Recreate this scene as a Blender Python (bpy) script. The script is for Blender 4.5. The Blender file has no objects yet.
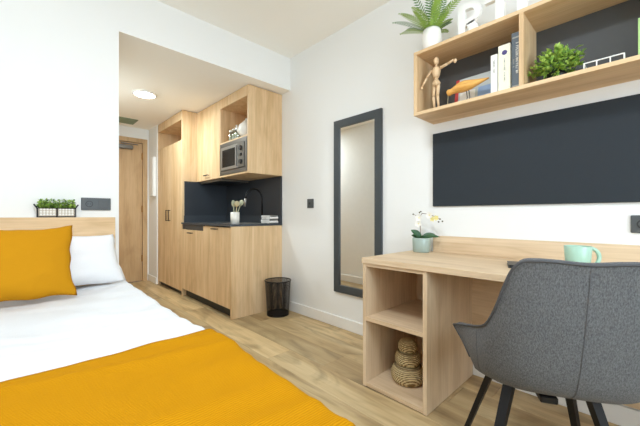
import bpy, bmesh, math, random
from mathutils import Vector, Matrix, noise
random.seed(7)
PI = math.pi
sc = bpy.context.scene
COL = sc.collection

# ------------------------------------------------------------------ camera
FPX = 315.7
YAW = math.atan2(302, FPX)
cam_d = bpy.data.cameras.new('camera')
cam_d.sensor_width = 36.0
cam_d.lens = FPX / 640 * 36
cam_d.shift_y = 2.5 / 640
cam_d.clip_start = 0.02
cam = bpy.data.objects.new('camera', cam_d)
COL.objects.link(cam)
cam.location = (0, 0, 1.0)
cam.rotation_euler = (PI / 2, 0, -YAW)
sc.camera = cam

# ------------------------------------------------------------------ view, world, lights
vs = sc.view_settings
vs.view_transform = 'Standard'
vs.look = 'None'
vs.gamma = 1.0
vs.use_curve_mapping = False
vs.exposure = 0.63
try:
    sc.cycles.diffuse_bounces = 8
    sc.cycles.max_bounces = 14
except Exception:
    pass

w = bpy.data.worlds.new('world')
sc.world = w
w.use_nodes = True
bg = w.node_tree.nodes['Background']
bg.inputs['Color'].default_value = (0.80, 0.90, 1.0, 1)
bg.inputs['Strength'].default_value = 1.2

def area(name, loc, rot, sx, sy, power, color, shape='RECTANGLE'):
    l = bpy.data.lights.new(name, 'AREA')
    l.shape = shape
    l.size = sx
    if shape == 'RECTANGLE':
        l.size_y = sy
    l.energy = power
    l.color = color
    o = bpy.data.objects.new(name, l)
    COL.objects.link(o)
    o.location = loc
    o.rotation_euler = rot
    return o

# daylight entering through the window behind the camera (lies outside the glass)
area('window_daylight', (0.35, -2.12, 1.55), (PI / 2, 0, 0), 1.9, 1.6, 64, (0.70, 0.86, 1.0))
# overhead fill light added out of view above the bed, no fixture there
area('overhead_fill_light', (0.15, 0.65, 2.60), (0, 0, 0), 0.5, 0.5, 21, (0.80, 0.90, 1.0), 'DISK')
# hallway downlight
area('hall_downlight_light', (0.99, 3.78, 2.295), (0, 0, 0), 0.17, 0.17, 13, (0.80, 0.94, 1.0), 'DISK')

# ------------------------------------------------------------------ materials
def lin(c):
    c /= 255.0
    return c / 12.92 if c <= 0.04045 else ((c + 0.055) / 1.055) ** 2.4
def S(r, g, b):
    return (lin(r), lin(g), lin(b), 1)

MATS = {}
def mat(name, col, rough=0.6, metal=0.0, bump=None, trans=0.0, spec=0.5, sheen=0.0):
    m = bpy.data.materials.new(name)
    m.use_nodes = True
    nt = m.node_tree
    b = nt.nodes['Principled BSDF']
    b.inputs['Base Color'].default_value = col
    b.inputs['Roughness'].default_value = rough
    b.inputs['Metallic'].default_value = metal
    b.inputs['Specular IOR Level'].default_value = spec
    if trans:
        b.inputs['Transmission Weight'].default_value = trans
    if sheen:
        b.inputs['Sheen Weight'].default_value = sheen
    tc = nt.nodes.new('ShaderNodeTexCoord')
    n = nt.nodes.new('ShaderNodeTexNoise')
    n.inputs['Scale'].default_value = bump[0] if bump else 30
    n.inputs['Detail'].default_value = 3
    nt.links.new(tc.outputs['Object'], n.inputs['Vector'])
    # slight procedural variation of the colour
    mx = nt.nodes.new('ShaderNodeMix')
    mx.data_type = 'RGBA'
    k = bump[2] if bump and len(bump) > 2 else 0.03
    mx.inputs[6].default_value = col
    mx.inputs[7].default_value = (col[0] * (1 - 2 * k), col[1] * (1 - 2 * k), col[2] * (1 - 2 * k), 1)
    nt.links.new(n.outputs['Fac'], mx.inputs[0])
    nt.links.new(mx.outputs[2], b.inputs['Base Color'])
    if bump:
        bp = nt.nodes.new('ShaderNodeBump')
        bp.inputs['Strength'].default_value = bump[1]
        bp.inputs['Distance'].default_value = 0.004
        nt.links.new(n.outputs['Fac'], bp.inputs['Height'])
        nt.links.new(bp.outputs['Normal'], b.inputs['Normal'])
    MATS[name] = m
    return m

def wood(name, light, mid, dark, axis='Z', rough=0.5, fine=1.0, randomize=0.0, contrast=0.85, patch=0.0):
    m = bpy.data.materials.new(name)
    m.use_nodes = True
    nt = m.node_tree
    N = nt.nodes.new
    b = nt.nodes['Principled BSDF']
    b.inputs['Roughness'].default_value = rough
    b.inputs['Specular IOR Level'].default_value = 0.35
    tc = N('ShaderNodeTexCoord')
    oi = N('ShaderNodeObjectInfo')
    off = N('ShaderNodeVectorMath'); off.operation = 'SCALE'
    cmb = N('ShaderNodeCombineXYZ')
    for i in range(3):
        nt.links.new(oi.outputs['Random'], cmb.inputs[i])
    nt.links.new(cmb.outputs[0], off.inputs[0])
    off.inputs['Scale'].default_value = 13.0
    add = N('ShaderNodeVectorMath'); add.operation = 'ADD'
    nt.links.new(tc.outputs['Object'], add.inputs[0])
    nt.links.new(off.outputs[0], add.inputs[1])
    def mp(across, along):
        q = N('ShaderNodeMapping')
        v = [across] * 3
        v['XYZ'.index(axis)] = along
        q.inputs['Scale'].default_value = v
        nt.links.new(add.outputs[0], q.inputs['Vector'])
        return q
    q1 = mp(9 * fine, 0.9 * fine)
    n1 = N('ShaderNodeTexNoise')
    n1.inputs['Scale'].default_value = 1.0
    n1.inputs['Detail'].default_value = 5
    n1.inputs['Distortion'].default_value = 0.8
    nt.links.new(q1.outputs[0], n1.inputs['Vector'])
    q2 = mp(90 * fine, 3 * fine)
    n2 = N('ShaderNodeTexNoise')
    n2.inputs['Scale'].default_value = 1.0
    n2.inputs['Detail'].default_value = 2
    nt.links.new(q2.outputs[0], n2.inputs['Vector'])
    r = N('ShaderNodeValToRGB')
    e = r.color_ramp.elements
    e[0].position = 0.5 - 0.22 / contrast; e[0].color = dark
    e[1].position = 0.5 + 0.22 / contrast; e[1].color = light
    mid_e = r.color_ramp.elements.new(0.48); mid_e.color = mid
    nt.links.new(n1.outputs['Fac'], r.inputs['Fac'])
    mx = N('ShaderNodeMix'); mx.data_type = 'RGBA'; mx.blend_type = 'MULTIPLY'
    r2 = N('ShaderNodeValToRGB')
    r2.color_ramp.elements[0].position = 0.3; r2.color_ramp.elements[0].color = (0.86, 0.83, 0.78, 1)
    r2.color_ramp.elements[1].position = 0.6; r2.color_ramp.elements[1].color = (1, 1, 1, 1)
    nt.links.new(n2.outputs['Fac'], r2.inputs['Fac'])
    mx.inputs[0].default_value = 0.8
    nt.links.new(r.outputs['Color'], mx.inputs[6])
    nt.links.new(r2.outputs['Color'], mx.inputs[7])
    out = mx.outputs[2]
    # broad cloudy figure and dark knots
    q3 = mp(7 * fine, 2.2 * fine)
    n3 = N('ShaderNodeTexNoise')
    n3.inputs['Scale'].default_value = 1.0
    n3.inputs['Detail'].default_value = 3
    n3.inputs['Distortion'].default_value = 1.6
    nt.links.new(q3.outputs[0], n3.inputs['Vector'])
    r3 = N('ShaderNodeValToRGB')
    r3.color_ramp.elements[0].position = 0.30
    k_ = 1 - (0.10 + patch)
    r3.color_ramp.elements[0].color = (k_, k_ * .98, k_ * .95, 1)
    r3.color_ramp.elements[1].position = 0.52
    r3.color_ramp.elements[1].color = (1, 1, 1, 1)
    nt.links.new(n3.outputs['Fac'], r3.inputs['Fac'])
    mx3 = N('ShaderNodeMix'); mx3.data_type = 'RGBA'; mx3.blend_type = 'MULTIPLY'
    mx3.inputs[0].default_value = 1.0
    nt.links.new(out, mx3.inputs[6])
    nt.links.new(r3.outputs['Color'], mx3.inputs[7])
    out = mx3.outputs[2]
    if randomize:
        hsv = N('ShaderNodeHueSaturation')
        mr = N('ShaderNodeMapRange')
        mr.inputs['To Min'].default_value = 1 - randomize
        mr.inputs['To Max'].default_value = 1 + randomize
        nt.links.new(oi.outputs['Random'], mr.inputs['Value'])
        nt.links.new(mr.outputs[0], hsv.inputs['Value'])
        nt.links.new(out, hsv.inputs['Color'])
        out = hsv.outputs['Color']
    nt.links.new(out, b.inputs['Base Color'])
    bp = N('ShaderNodeBump')
    bp.inputs['Strength'].default_value = 0.08
    bp.inputs['Distance'].default_value = 0.002
    nt.links.new(n2.outputs['Fac'], bp.inputs['Height'])
    nt.links.new(bp.outputs['Normal'], b.inputs['Normal'])
    MATS[name] = m
    return m

def weave(name, c1, c2, scale, rough=0.9, strength=0.3, axis_scale=(1, 1, 1), sheen=0.3, mottling=0.0):
    """fabric: two crossing waves for the threads, colour between c1 and c2"""
    m = bpy.data.materials.new(name)
    m.use_nodes = True
    nt = m.node_tree
    N = nt.nodes.new
    b = nt.nodes['Principled BSDF']
    b.inputs['Roughness'].default_value = rough
    b.inputs['Sheen Weight'].default_value = sheen
    b.inputs['Specular IOR Level'].default_value = 0.2
    tc = N('ShaderNodeTexCoord')
    q = N('ShaderNodeMapping'); q.inputs['Scale'].default_value = axis_scale
    nt.links.new(tc.outputs['Object'], q.inputs['Vector'])
    n = N('ShaderNodeTexNoise')
    n.inputs['Scale'].default_value = scale
    n.inputs['Detail'].default_value = 4
    n.inputs['Roughness'].default_value = 0.7
    nt.links.new(q.outputs[0], n.inputs['Vector'])
    r = N('ShaderNodeValToRGB')
    r.color_ramp.elements[0].position = 0.35; r.color_ramp.elements[0].color = c1
    r.color_ramp.elements[1].position = 0.65; r.color_ramp.elements[1].color = c2
    nt.links.new(n.outputs['Fac'], r.inputs['Fac'])
    nt.links.new(r.outputs['Color'], b.inputs['Base Color'])
    bp = N('ShaderNodeBump')
    bp.inputs['Strength'].default_value = strength
    bp.inputs['Distance'].default_value = 0.003
    nt.links.new(n.outputs['Fac'], bp.inputs['Height'])
    nt.links.new(bp.outputs['Normal'], b.inputs['Normal'])
    MATS[name] = m
    return m

def ribs(name, c1, c2, scale, direction='X', rough=0.9, strength=0.4):
    m = bpy.data.materials.new(name)
    m.use_nodes = True
    nt = m.node_tree
    N = nt.nodes.new
    b = nt.nodes['Principled BSDF']
    b.inputs['Roughness'].default_value = rough
    b.inputs['Sheen Weight'].default_value = 0.0
    b.inputs['Specular IOR Level'].default_value = 0.05
    tc = N('ShaderNodeTexCoord')
    wv = N('ShaderNodeTexWave')
    wv.bands_direction = direction
    wv.inputs['Scale'].default_value = scale
    wv.inputs['Distortion'].default_value = 1.5
    wv.inputs['Detail'].default_value = 2
    wv.inputs['Detail Scale'].default_value = 2.0
    nt.links.new(tc.outputs['Object'], wv.inputs['Vector'])
    r = N('ShaderNodeValToRGB')
    r.color_ramp.elements[0].color = c1
    r.color_ramp.elements[1].color = c2
    nt.links.new(wv.outputs['Fac'], r.inputs['Fac'])
    nt.links.new(r.outputs['Color'], b.inputs['Base Color'])
    bp = N('ShaderNodeBump')
    bp.inputs['Strength'].default_value = strength
    bp.inputs['Distance'].default_value = 0.003
    nt.links.new(wv.outputs['Fac'], bp.inputs['Height'])
    nt.links.new(bp.outputs['Normal'], b.inputs['Normal'])
    MATS[name] = m
    return m

def emit(name, col, strength):
    m = bpy.data.materials.new(name)
    m.use_nodes = True
    nt = m.node_tree
    nt.nodes.remove(nt.nodes['Principled BSDF'])
    e = nt.nodes.new('ShaderNodeEmission')
    e.inputs['Color'].default_value = col
    e.inputs['Strength'].default_value = strength
    nt.links.new(e.outputs[0], nt.nodes['Material Output'].inputs['Surface'])
    MATS[name] = m
    return m

def thin_glass(name, tint=(1, 1, 1, 1), gloss=0.08):
    m = bpy.data.materials.new(name)
    m.use_nodes = True
    nt = m.node_tree
    nt.nodes.remove(nt.nodes['Principled BSDF'])
    t = nt.nodes.new('ShaderNodeBsdfTransparent'); t.inputs['Color'].default_value = tint
    g = nt.nodes.new('ShaderNodeBsdfGlossy'); g.inputs['Roughness'].default_value = 0.03
    x = nt.nodes.new('ShaderNodeMixShader'); x.inputs[0].default_value = gloss
    nt.links.new(t.outputs[0], x.inputs[1]); nt.links.new(g.outputs[0], x.inputs[2])
    nt.links.new(x.outputs[0], nt.nodes['Material Output'].inputs['Surface'])
    MATS[name] = m
    return m

mat('wall_paint', S(237, 237, 235), 0.85, bump=(180, 0.03, 0.005), spec=0.2)
mat('ceiling_paint', S(250, 247, 240), 0.9, bump=(120, 0.03, 0.005), spec=0.2)
mat('white_lacquer', S(240, 239, 236), 0.45, bump=(40, 0.01, 0.01))
OAK = (S(233, 205, 166), S(223, 190, 147), S(203, 167, 122))
wood('oak_vertical', *OAK, axis='Z')
wood('oak_along_y', *OAK, axis='Y')
wood('oak_along_x', *OAK, axis='X')
DSK = (S(230, 207, 176), S(219, 193, 160), S(201, 173, 140))
wood('desk_oak_y', *DSK, axis='Y')
wood('desk_oak_z', *DSK, axis='Z')
wood('desk_oak_x', *DSK, axis='X')
wood('door_oak', S(214, 182, 142), S(200, 166, 124), S(180, 146, 106), axis='Z')
wood('floor_oak', S(212, 190, 148), S(192, 166, 123), S(154, 127, 90), axis='Y', rough=0.42, fine=0.8, randomize=0.20, contrast=0.9, patch=0.26)
mat('floor_gap', S(110, 86, 60), 0.8)
mat('board_grey', S(44, 50, 56), 0.6, bump=(60, 0.02, 0.03), spec=0.25)
mat('shelf_back_grey', S(74, 75, 75), 0.5, bump=(60, 0.02, 0.03))
mat('splash_navy', S(46, 51, 58), 0.35, bump=(30, 0.02, 0.04))
mat('worktop_slate', S(62, 68, 74), 0.4, bump=(90, 0.04, 0.08))
mat('frame_anthracite', S(62, 68, 72), 0.5, bump=(80, 0.02, 0.03))
mat('black_metal', S(28, 28, 30), 0.4, metal=0.4, bump=(60, 0.02, 0.05))
mat('plinth_black', S(34, 35, 36), 0.5, bump=(60, 0.02, 0.05))
mat('socket_grey', S(78, 82, 84), 0.45, bump=(60, 0.01, 0.03))
mat('socket_dark', S(36, 38, 40), 0.5)
mat('handle_bronze', S(72, 62, 52), 0.4, metal=0.6, bump=(60, 0.02, 0.05))
mat('hinge_brass', S(170, 120, 60), 0.35, metal=0.8)
mat('steel', S(176, 174, 170), 0.32, metal=0.85, bump=(60, 0.02, 0.04))
mat('steel_dark', S(120, 116, 110), 0.35, metal=0.7, bump=(60, 0.02, 0.04))
mat('oven_glass', S(30, 32, 34), 0.12, bump=(20, 0.0, 0.02))
mat('mirror_glass', (0.93, 0.94, 0.93, 1), 0.0, metal=1.0)
mat('green_grille', S(140, 156, 132), 0.7, bump=(60, 0.02, 0.05))
weave('sheet_white', S(217, 218, 220), S(223, 224, 226), 260, strength=0.06, sheen=0.1)
weave('pillow_white', S(232, 232, 233), S(237, 237, 238), 260, strength=0.06, sheen=0.1)
ribs('throw_mustard', S(178, 120, 8), S(194, 136, 14), 48, 'Y', strength=0.5)
ribs('cushion_mustard', S(188, 130, 21), S(200, 141, 28), 70, 'Z', strength=0.3)
weave('chair_grey', S(78, 79, 81), S(114, 115, 117), 260, axis_scale=(1.2, 1.2, 0.5), strength=0.5, sheen=0.05)
mat('chair_seat_grey', S(112, 113, 115), 0.95, bump=(240, 0.3, 0.15), spec=0.1)
mat('piping_grey', S(84, 84, 86), 0.85, bump=(200, 0.2, 0.1), spec=0.2)
mat('seam_grey', S(92, 92, 95), 0.9)
mat('pot_white', S(240, 238, 232), 0.4, bump=(60, 0.02, 0.02))
mat('pot_mint', S(164, 180, 172), 0.3, bump=(40, 0.02, 0.05))
mat('mug_mint', S(170, 207, 188), 0.3, bump=(30, 0.01, 0.03))
mat('leaf_fern', S(160, 196, 84), 0.55, bump=(60, 0.1, 0.2))
mat('leaf_fern_dark', S(92, 142, 74), 0.55, bump=(60, 0.1, 0.2))
mat('leaf_bright', S(194, 226, 104), 0.55, bump=(60, 0.1, 0.25))
mat('leaf_mid', S(146, 190, 82), 0.55, bump=(60, 0.1, 0.25))
mat('leaf_dark', S(62, 100, 46), 0.6, bump=(60, 0.1, 0.25))
mat('orchid_leaf', S(48, 92, 50), 0.4, bump=(30, 0.05, 0.2))
mat('orchid_stem', S(120, 92, 70), 0.6)
mat('petal_white', S(246, 243, 236), 0.6)
mat('petal_yellow', S(236, 224, 150), 0.6)
mat('bud_dark', S(92, 84, 66), 0.6)
mat('planter_box', S(222, 210, 192), 0.8, bump=(220, 0.5, 0.2))
mat('soil', S(70, 54, 40), 0.95, bump=(120, 0.6, 0.2))
wood('figure_wood', S(232, 204, 166), S(222, 190, 150), S(206, 172, 130), axis='Z', fine=3)
wood('bird_wood', S(240, 190, 112), S(230, 174, 92), S(208, 148, 70), axis='Y', fine=4)
mat('paper_white', S(238, 236, 228), 0.8, bump=(80, 0.02, 0.02))
mat('paper_cream', S(240, 236, 214), 0.75, bump=(80, 0.02, 0.02))
mat('cover_slate', S(92, 103, 112), 0.5, bump=(40, 0.02, 0.05))
mat('cover_red', S(196, 60, 58), 0.5)
mat('cover_blue', S(150, 178, 216), 0.5)
mat('cover_grey', S(196, 204, 204), 0.5)
mat('ink_purple', S(72, 62, 120), 0.6)
mat('ink_grey', S(168, 168, 162), 0.6)
mat('cover_green', S(170, 206, 130), 0.5)
mat('towel_white', S(238, 236, 232), 0.95, bump=(300, 0.4, 0.05))
mat('utensil_olive', S(176, 178, 150), 0.5)
mat('utensil_wood', S(190, 176, 138), 0.6)
mat('ceramic_white', S(236, 234, 226), 0.3)
mat('black_plastic', S(30, 31, 33), 0.4, bump=(60, 0.02, 0.05))
thin_glass('pane_glass')
thin_glass('jar_glass', (0.86, 0.90, 0.86, 1), 0.18)
mat('jar_lid', S(190, 190, 180), 0.3, metal=0.7)
mat('jar_fill', S(206, 204, 186), 0.7)
emit('lamp_glow', (1.0, 0.93, 0.82, 1), 14)
# woven sea-grass
m = ribs('seagrass', S(128, 104, 68), S(226, 206, 160), 42, 'DIAGONAL', strength=0.9)
mat('seagrass_dark', S(140, 118, 82), 0.9, bump=(200, 0.4, 0.2))

# ------------------------------------------------------------------ mesh helpers
def wloc(o):
    v = Vector((0, 0, 0))
    while o is not None:
        v += o.location
        o = o.parent
    return v

class MB:
    def __init__(s):
        s.bm = bmesh.new()
    def box(s, x0, x1, y0, y1, z0, z1, bev=0.0, seg=1):
        t = bmesh.new()
        bmesh.ops.create_cube(t, size=1.0)
        for v in t.verts:
            v.co = Vector(((x0 + x1) / 2 + v.co.x * (x1 - x0), (y0 + y1) / 2 + v.co.y * (y1 - y0), (z0 + z1) / 2 + v.co.z * (z1 - z0)))
        if bev > 0:
            bmesh.ops.bevel(t, geom=list(t.edges), offset=bev, segments=seg, affect='EDGES', profile=0.5)
        s._merge(t)
        return s
    def _merge(s, t):
        me = bpy.data.meshes.new('tmp')
        t.to_mesh(me); t.free()
        s.bm.from_mesh(me)
        bpy.data.meshes.remove(me)
    def obox(s, c, size, M, bev=0.0):
        """box of a size centred at c, oriented by a 3x3 matrix"""
        t = bmesh.new()
        bmesh.ops.create_cube(t, size=1.0)
        for v in t.verts:
            v.co = Vector((v.co.x * size[0], v.co.y * size[1], v.co.z * size[2]))
        if bev > 0:
            bmesh.ops.bevel(t, geom=list(t.edges), offset=bev, segments=1, affect='EDGES')
        for v in t.verts:
            v.co = M @ v.co + Vector(c)
        s._merge(t)
        return s
    def lathe(s, prof, c=(0, 0, 0), seg=28, closed=True):
        """profile of (radius, z) turned around the vertical through c"""
        rings = []
        for r, z in prof:
            if r < 1e-5:
                rings.append([s.bm.verts.new((c[0], c[1], c[2] + z))])
            else:
                rings.append([s.bm.verts.new((c[0] + r * math.cos(2 * PI * k / seg), c[1] + r * math.sin(2 * PI * k / seg), c[2] + z)) for k in range(seg)])
        for a, b in zip(rings, rings[1:]):
            if len(a) == 1 and len(b) == 1:
                continue
            for k in range(seg):
                k2 = (k + 1) % seg
                if len(a) == 1:
                    s.bm.faces.new((a[0], b[k2], b[k]))
                elif len(b) == 1:
                    s.bm.faces.new((a[k], a[k2], b[0]))
                else:
                    s.bm.faces.new((a[k], a[k2], b[k2], b[k]))
        return s
    def tube(s, pts, rad, seg=8, cap=True):
        pts = [Vector(p) for p in pts]
        n = len(pts)
        rs = rad if isinstance(rad, (list, tuple)) else [rad] * n
        prev = None
        rings = []
        for i, p in enumerate(pts):
            d = (pts[min(i + 1, n - 1)] - pts[max(i - 1, 0)]).normalized()
            if prev is None:
                u = d.orthogonal().normalized()
            else:
                u = (prev - d * prev.dot(d))
                u = u.normalized() if u.length > 1e-6 else d.orthogonal().normalized()
            prev = u
            v = d.cross(u)
            rings.append([s.bm.verts.new(p + (u * math.cos(2 * PI * k / seg) + v * math.sin(2 * PI * k / seg)) * rs[i]) for k in range(seg)])
        for a, b in zip(rings, rings[1:]):
            for k in range(seg):
                k2 = (k + 1) % seg
                s.bm.faces.new((a[k], a[k2], b[k2], b[k]))
        if cap:
            s.bm.faces.new(list(reversed(rings[0])))
            s.bm.faces.new(rings[-1])
        return s
    def prism(s, poly, to3, d):
        """polygon points through to3(a, b, depth) between depth 0 and d"""
        a = [s.bm.verts.new(to3(p[0], p[1], 0)) for p in poly]
        b = [s.bm.verts.new(to3(p[0], p[1], d)) for p in poly]
        n = len(poly)
        s.bm.faces.new(a)
        s.bm.faces.new(list(reversed(b)))
        for k in range(n):
            k2 = (k + 1) % n
            s.bm.faces.new((a[k2], a[k], b[k], b[k2]))
        return s
    def grid(s, P, wrapu=False):
        """P[i][j] -> points"""
        V = [[s.bm.verts.new(p) for p in row] for row in P]
        for i in range(len(V) - 1):
            for j in range(len(V[0]) - 1):
                s.bm.faces.new((V[i][j], V[i][j + 1], V[i + 1][j + 1], V[i + 1][j]))
        return s
    def ball(s, c, r, seg=12, rings=8, M=None):
        rx, ry, rz = (r, r, r) if isinstance(r, (int, float)) else r
        t = bmesh.new()
        bmesh.ops.create_uvsphere(t, u_segments=seg, v_segments=rings, radius=1.0)
        for v in t.verts:
            q = Vector((v.co.x * rx, v.co.y * ry, v.co.z * rz))
            if M is not None:
                q = M @ q
            v.co = q + Vector(c)
        s._merge(t)
        return s
    def leaf(s, base, d, up, L, W, droop=0.2, n=4, fold=0.15):
        """one thin folded leaf blade"""
        base = Vector(base); d = Vector(d).normalized(); up = Vector(up)
        side = d.cross(up)
        side = side.normalized() if side.length > 1e-6 else d.orthogonal().normalized()
        nrm = side.cross(d).normalized()
        rows = []
        for i in range(n + 1):
            t = i / n
            wv = W * math.sin(PI * min(0.98, 0.08 + 0.9 * t)) ** 0.8 * 0.5
            c = base + d * (L * t) - Vector((0, 0, 1)) * (droop * L * t * t)
            rows.append([c + side * wv + nrm * (wv * fold), c, c - side * wv + nrm * (wv * fold)])
        s.grid(rows)
        return s
    def build(s, name, material, parent=None, origin=None, smooth=False, local=False):
        me = bpy.data.meshes.new(name)
        bmesh.ops.recalc_face_normals(s.bm, faces=list(s.bm.faces))
        off = Vector((0, 0, 0))
        if not local:
            if parent is not None:
                off = wloc(parent)
            elif origin is not None:
                off = Vector(origin)
        for v in s.bm.verts:
            v.co -= off
        s.bm.to_mesh(me)
        s.bm.free()
        if smooth:
            for p in me.polygons:
                p.use_smooth = True
        me.materials.append(MATS[material])
        o = bpy.data.objects.new(name, me)
        COL.objects.link(o)
        if parent is not None:
            o.parent = parent
        elif origin is not None:
            o.location = origin
        return o

def auto_smooth(o, ang=40):
    me = o.data
    for p in me.polygons:
        p.use_smooth = True
    bm = bmesh.new(); bm.from_mesh(me)
    for e in bm.edges:
        if len(e.link_faces) == 2 and e.calc_face_angle(0) > math.radians(ang):
            e.smooth = False
    bm.to_mesh(me); bm.free()
    return o

def thing(name, label, cat, loc, rotz=0.0, group=None):
    o = bpy.data.objects.new(name, None)
    o.empty_display_size = 0.05
    COL.objects.link(o)
    o.location = loc
    o.rotation_euler = (0, 0, rotz)
    return tag(o, label, cat, group)

def tag(o, label=None, cat=None, group=None, kind=None):
    if label: o['label'] = label
    if cat: o['category'] = cat
    if group: o['group'] = group
    if kind: o['kind'] = kind
    return o

def struct(o, label=None):
    o['kind'] = 'structure'
    if label: o['label'] = label
    return o

# ------------------------------------------------------------------ room dimensions
XR = 2.08       # right wall
YF = 2.63       # headboard wall
XO = 0.522      # left edge of the hallway opening
ZC = 2.66       # room ceiling
ZH = 2.32       # hallway ceiling
YE = 5.36       # hallway end wall with the door
XL = -1.05      # left wall
YB = -1.95      # window wall behind the camera
XK = 1.474      # kitchen and wardrobe fronts
YK = 2.77       # kitchen end panel
YWd = 4.02      # wardrobe side
YWe = 4.96      # wardrobe far side

# ------------------------------------------------------------------ structure
fl = struct(MB().box(XL - .1, XR + .1, YB - .1, YE + .1, -0.06, -0.006).build('floor', 'floor_gap'), 'light oak plank floor')
PWD, GAP = 0.205, 0.0016
plank_mesh = {}
def plank_data(Lq):
    key = round(Lq, 2)
    if key not in plank_mesh:
        b = MB().box(-PWD / 2 + GAP / 2, PWD / 2 - GAP / 2, GAP / 2, key - GAP / 2, -0.0055, 0.0, 0.0008)
        me = bpy.data.meshes.new('plank')
        b.bm.to_mesh(me); b.bm.free()
        me.materials.append(MATS['floor_oak'])
        plank_mesh[key] = me
    return plank_mesh[key]
x = XR - PWD / 2
row = 0
rr = random.Random(5)
while x > XL - PWD / 2:
    y = YB - rr.choice((0.0, 0.4, 0.75, 1.1))
    while y < YE:
        Lq = rr.choice((1.2, 1.5, 1.8))
        y0, y1 = max(y, YB), min(y + Lq, YE)
        if y1 - y0 > 0.06:
            o = bpy.data.objects.new('plank', plank_data(y1 - y0))
            COL.objects.link(o)
            o.parent = fl
            o.location = (x, y0, 0)
        y += Lq
    x -= PWD
    row += 1

struct(MB().box(XR, XR + .12, YB - .12, YE + .12, 0, ZC + .1).build('wall_right', 'wall_paint'), 'white painted wall with the mirror and the desk')
wf = MB().box(XL, XO, YF, YF + .13, 0, ZC)
wf.box(XO, XR, YF, YF + .13, ZH + .003, ZC)
struct(wf.build('wall_front', 'wall_paint'), 'white wall behind the bed with the header over the hallway')
struct(MB().box(XO - .12, XO, YF + .13, YE, 0, ZH).build('wall_hall', 'wall_paint'), 'white hallway wall opposite the kitchenette')
struct(MB().box(XL - .12, XL, YB - .12, YF + .13, 0, ZC + .1).build('wall_left', 'wall_paint'), 'white wall beside the bed')
struct(MB().box(1.462, XR, YWe + .004, YE, 0, ZH).build('wall_stub', 'wall_paint'), 'short white wall between wardrobe and door')
# hallway end wall with a door opening
DX0, DX1, DZ = 0.585, 1.375, 2.10
we = MB().box(XO - .12, DX0 - .045, YE, YE + .12, 0, ZC)
we.box(DX1 + .045, XR + .12, YE, YE + .12, 0, ZC)
we.box(DX0 - .045, DX1 + .045, YE, YE + .12, DZ + .045, ZC)
struct(we.build('wall_end', 'wall_paint'), 'white wall around the entrance door')
# window wall
WX0, WX1, WZ0, WZ1 = -0.55, 1.25, 0.80, 2.35
wb = MB().box(XL - .12, WX0, YB - .12, YB, 0, ZC)
wb.box(WX1, XR + .12, YB - .12, YB, 0, ZC)
wb.box(WX0, WX1, YB - .12, YB, 0, WZ0)
wb.box(WX0, WX1, YB - .12, YB, WZ1, ZC)
struct(wb.build('wall_back', 'wall_paint'), 'white window wall')
win = struct(bpy.data.objects.new('window_1', None)); COL.objects.link(win); win.location = (0.35, YB - .06, WZ0)
fr = MB()
for a, b_, c_, d_ in ((WX0, WX0 + .06, WZ0, WZ1), (WX1 - .06, WX1, WZ0, WZ1), (WX0 + .06, WX1 - .06, WZ0, WZ0 + .06), (WX0 + .06, WX1 - .06, WZ1 - .06, WZ1), (.32, .38, WZ0 + .06, WZ1 - .06)):
    fr.box(a, b_, YB - .09, YB - .03, c_, d_, 0.004)
fr.build('window_frame', 'white_lacquer', win)
for a, b_ in ((WX0 + .06, .32), (.38, WX1 - .06)):
    MB().box(a, b_, YB - .063, YB - .058, WZ0 + .06, WZ1 - .06).build('pane', 'pane_glass', win)
# ceilings: the room's and the lowered one of the hallway
cl = MB().box(XL - .12, XR + .12, YB - .12, YF + .13, ZC, ZC + .1)
cl.box(XO - .12, XR + .12, YF + .13, YE + .12, ZH, ZC + .1)
cl.box(XO, XR, YF, YF + .13, ZH, ZH + .003)
struct(cl.build('ceiling', 'ceiling_paint'), 'matt off-white ceiling, lower over the hallway')

def baseboard(name, x0, x1, y0, y1):
    struct(MB().box(x0, x1, y0, y1, 0, 0.098, 0.003).build(name, 'white_lacquer'))
baseboard('baseboard_right', XR - .014, XR, YB, YK - .022)
baseboard('baseboard_hall', XO, XO + .014, YF, YE)
baseboard('baseboard_stub', 1.448, 1.462, YWe + .004, YE)
baseboard('baseboard_left', XL, XL + .014, YB, YF)
baseboard('baseboard_front', XL + .014, -0.935, YF - .014, YF)
baseboard('baseboard_back', XL + .014, XR - .014, YB, YB + .014)

# entrance door
dr = struct(bpy.data.objects.new('door_1', None), 'oak entrance door at the end of the hallway'); COL.objects.link(dr); dr.location = (0.98, YE, 0)
MB().box(DX0 + .004, DX1 - .004, YE + .012, YE + .055, 0.006, DZ - .004, 0.002).build('door_leaf', 'door_oak', dr)
fr = MB().box(DX0 - .065, DX0, YE - .012, YE + .1, 0, DZ + .065, 0.002)
fr.box(DX1, DX1 + .065, YE - .012, YE + .1, 0, DZ + .065, 0.002)
fr.box(DX0, DX1, YE - .012, YE + .1, DZ, DZ + .065, 0.002)
fr.build('door_frame', 'door_oak', dr)
for z in (0.30, 1.05, 1.85):
    MB().lathe([(0, 0), (.009, 0), (.009, .10), (0, .10)], (DX1 - .004, YE + .004, z), 10).build('hinge', 'hinge_brass', dr)
cz = MB().box(1.02, 1.24, YE - .045, YE + .012, 1.985, 2.045, 0.006)
cl_ = cz.build('door_closer', 'steel_dark', dr)
MB().box(1.08, 1.30, YE - .062, YE - .046, 2.052, 2.066, 0.002).build('closer_arm', 'steel_dark', cl_)
hd = MB().tube([(0.655, YE + .012, 1.02), (0.655, YE - .045, 1.02)], .011, 10)
hd.tube([(0.655, YE - .045, 1.02), (0.78, YE - .045, 1.02)], .009, 10)
hd.build('door_handle', 'steel_dark', dr, smooth=True)

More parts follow.
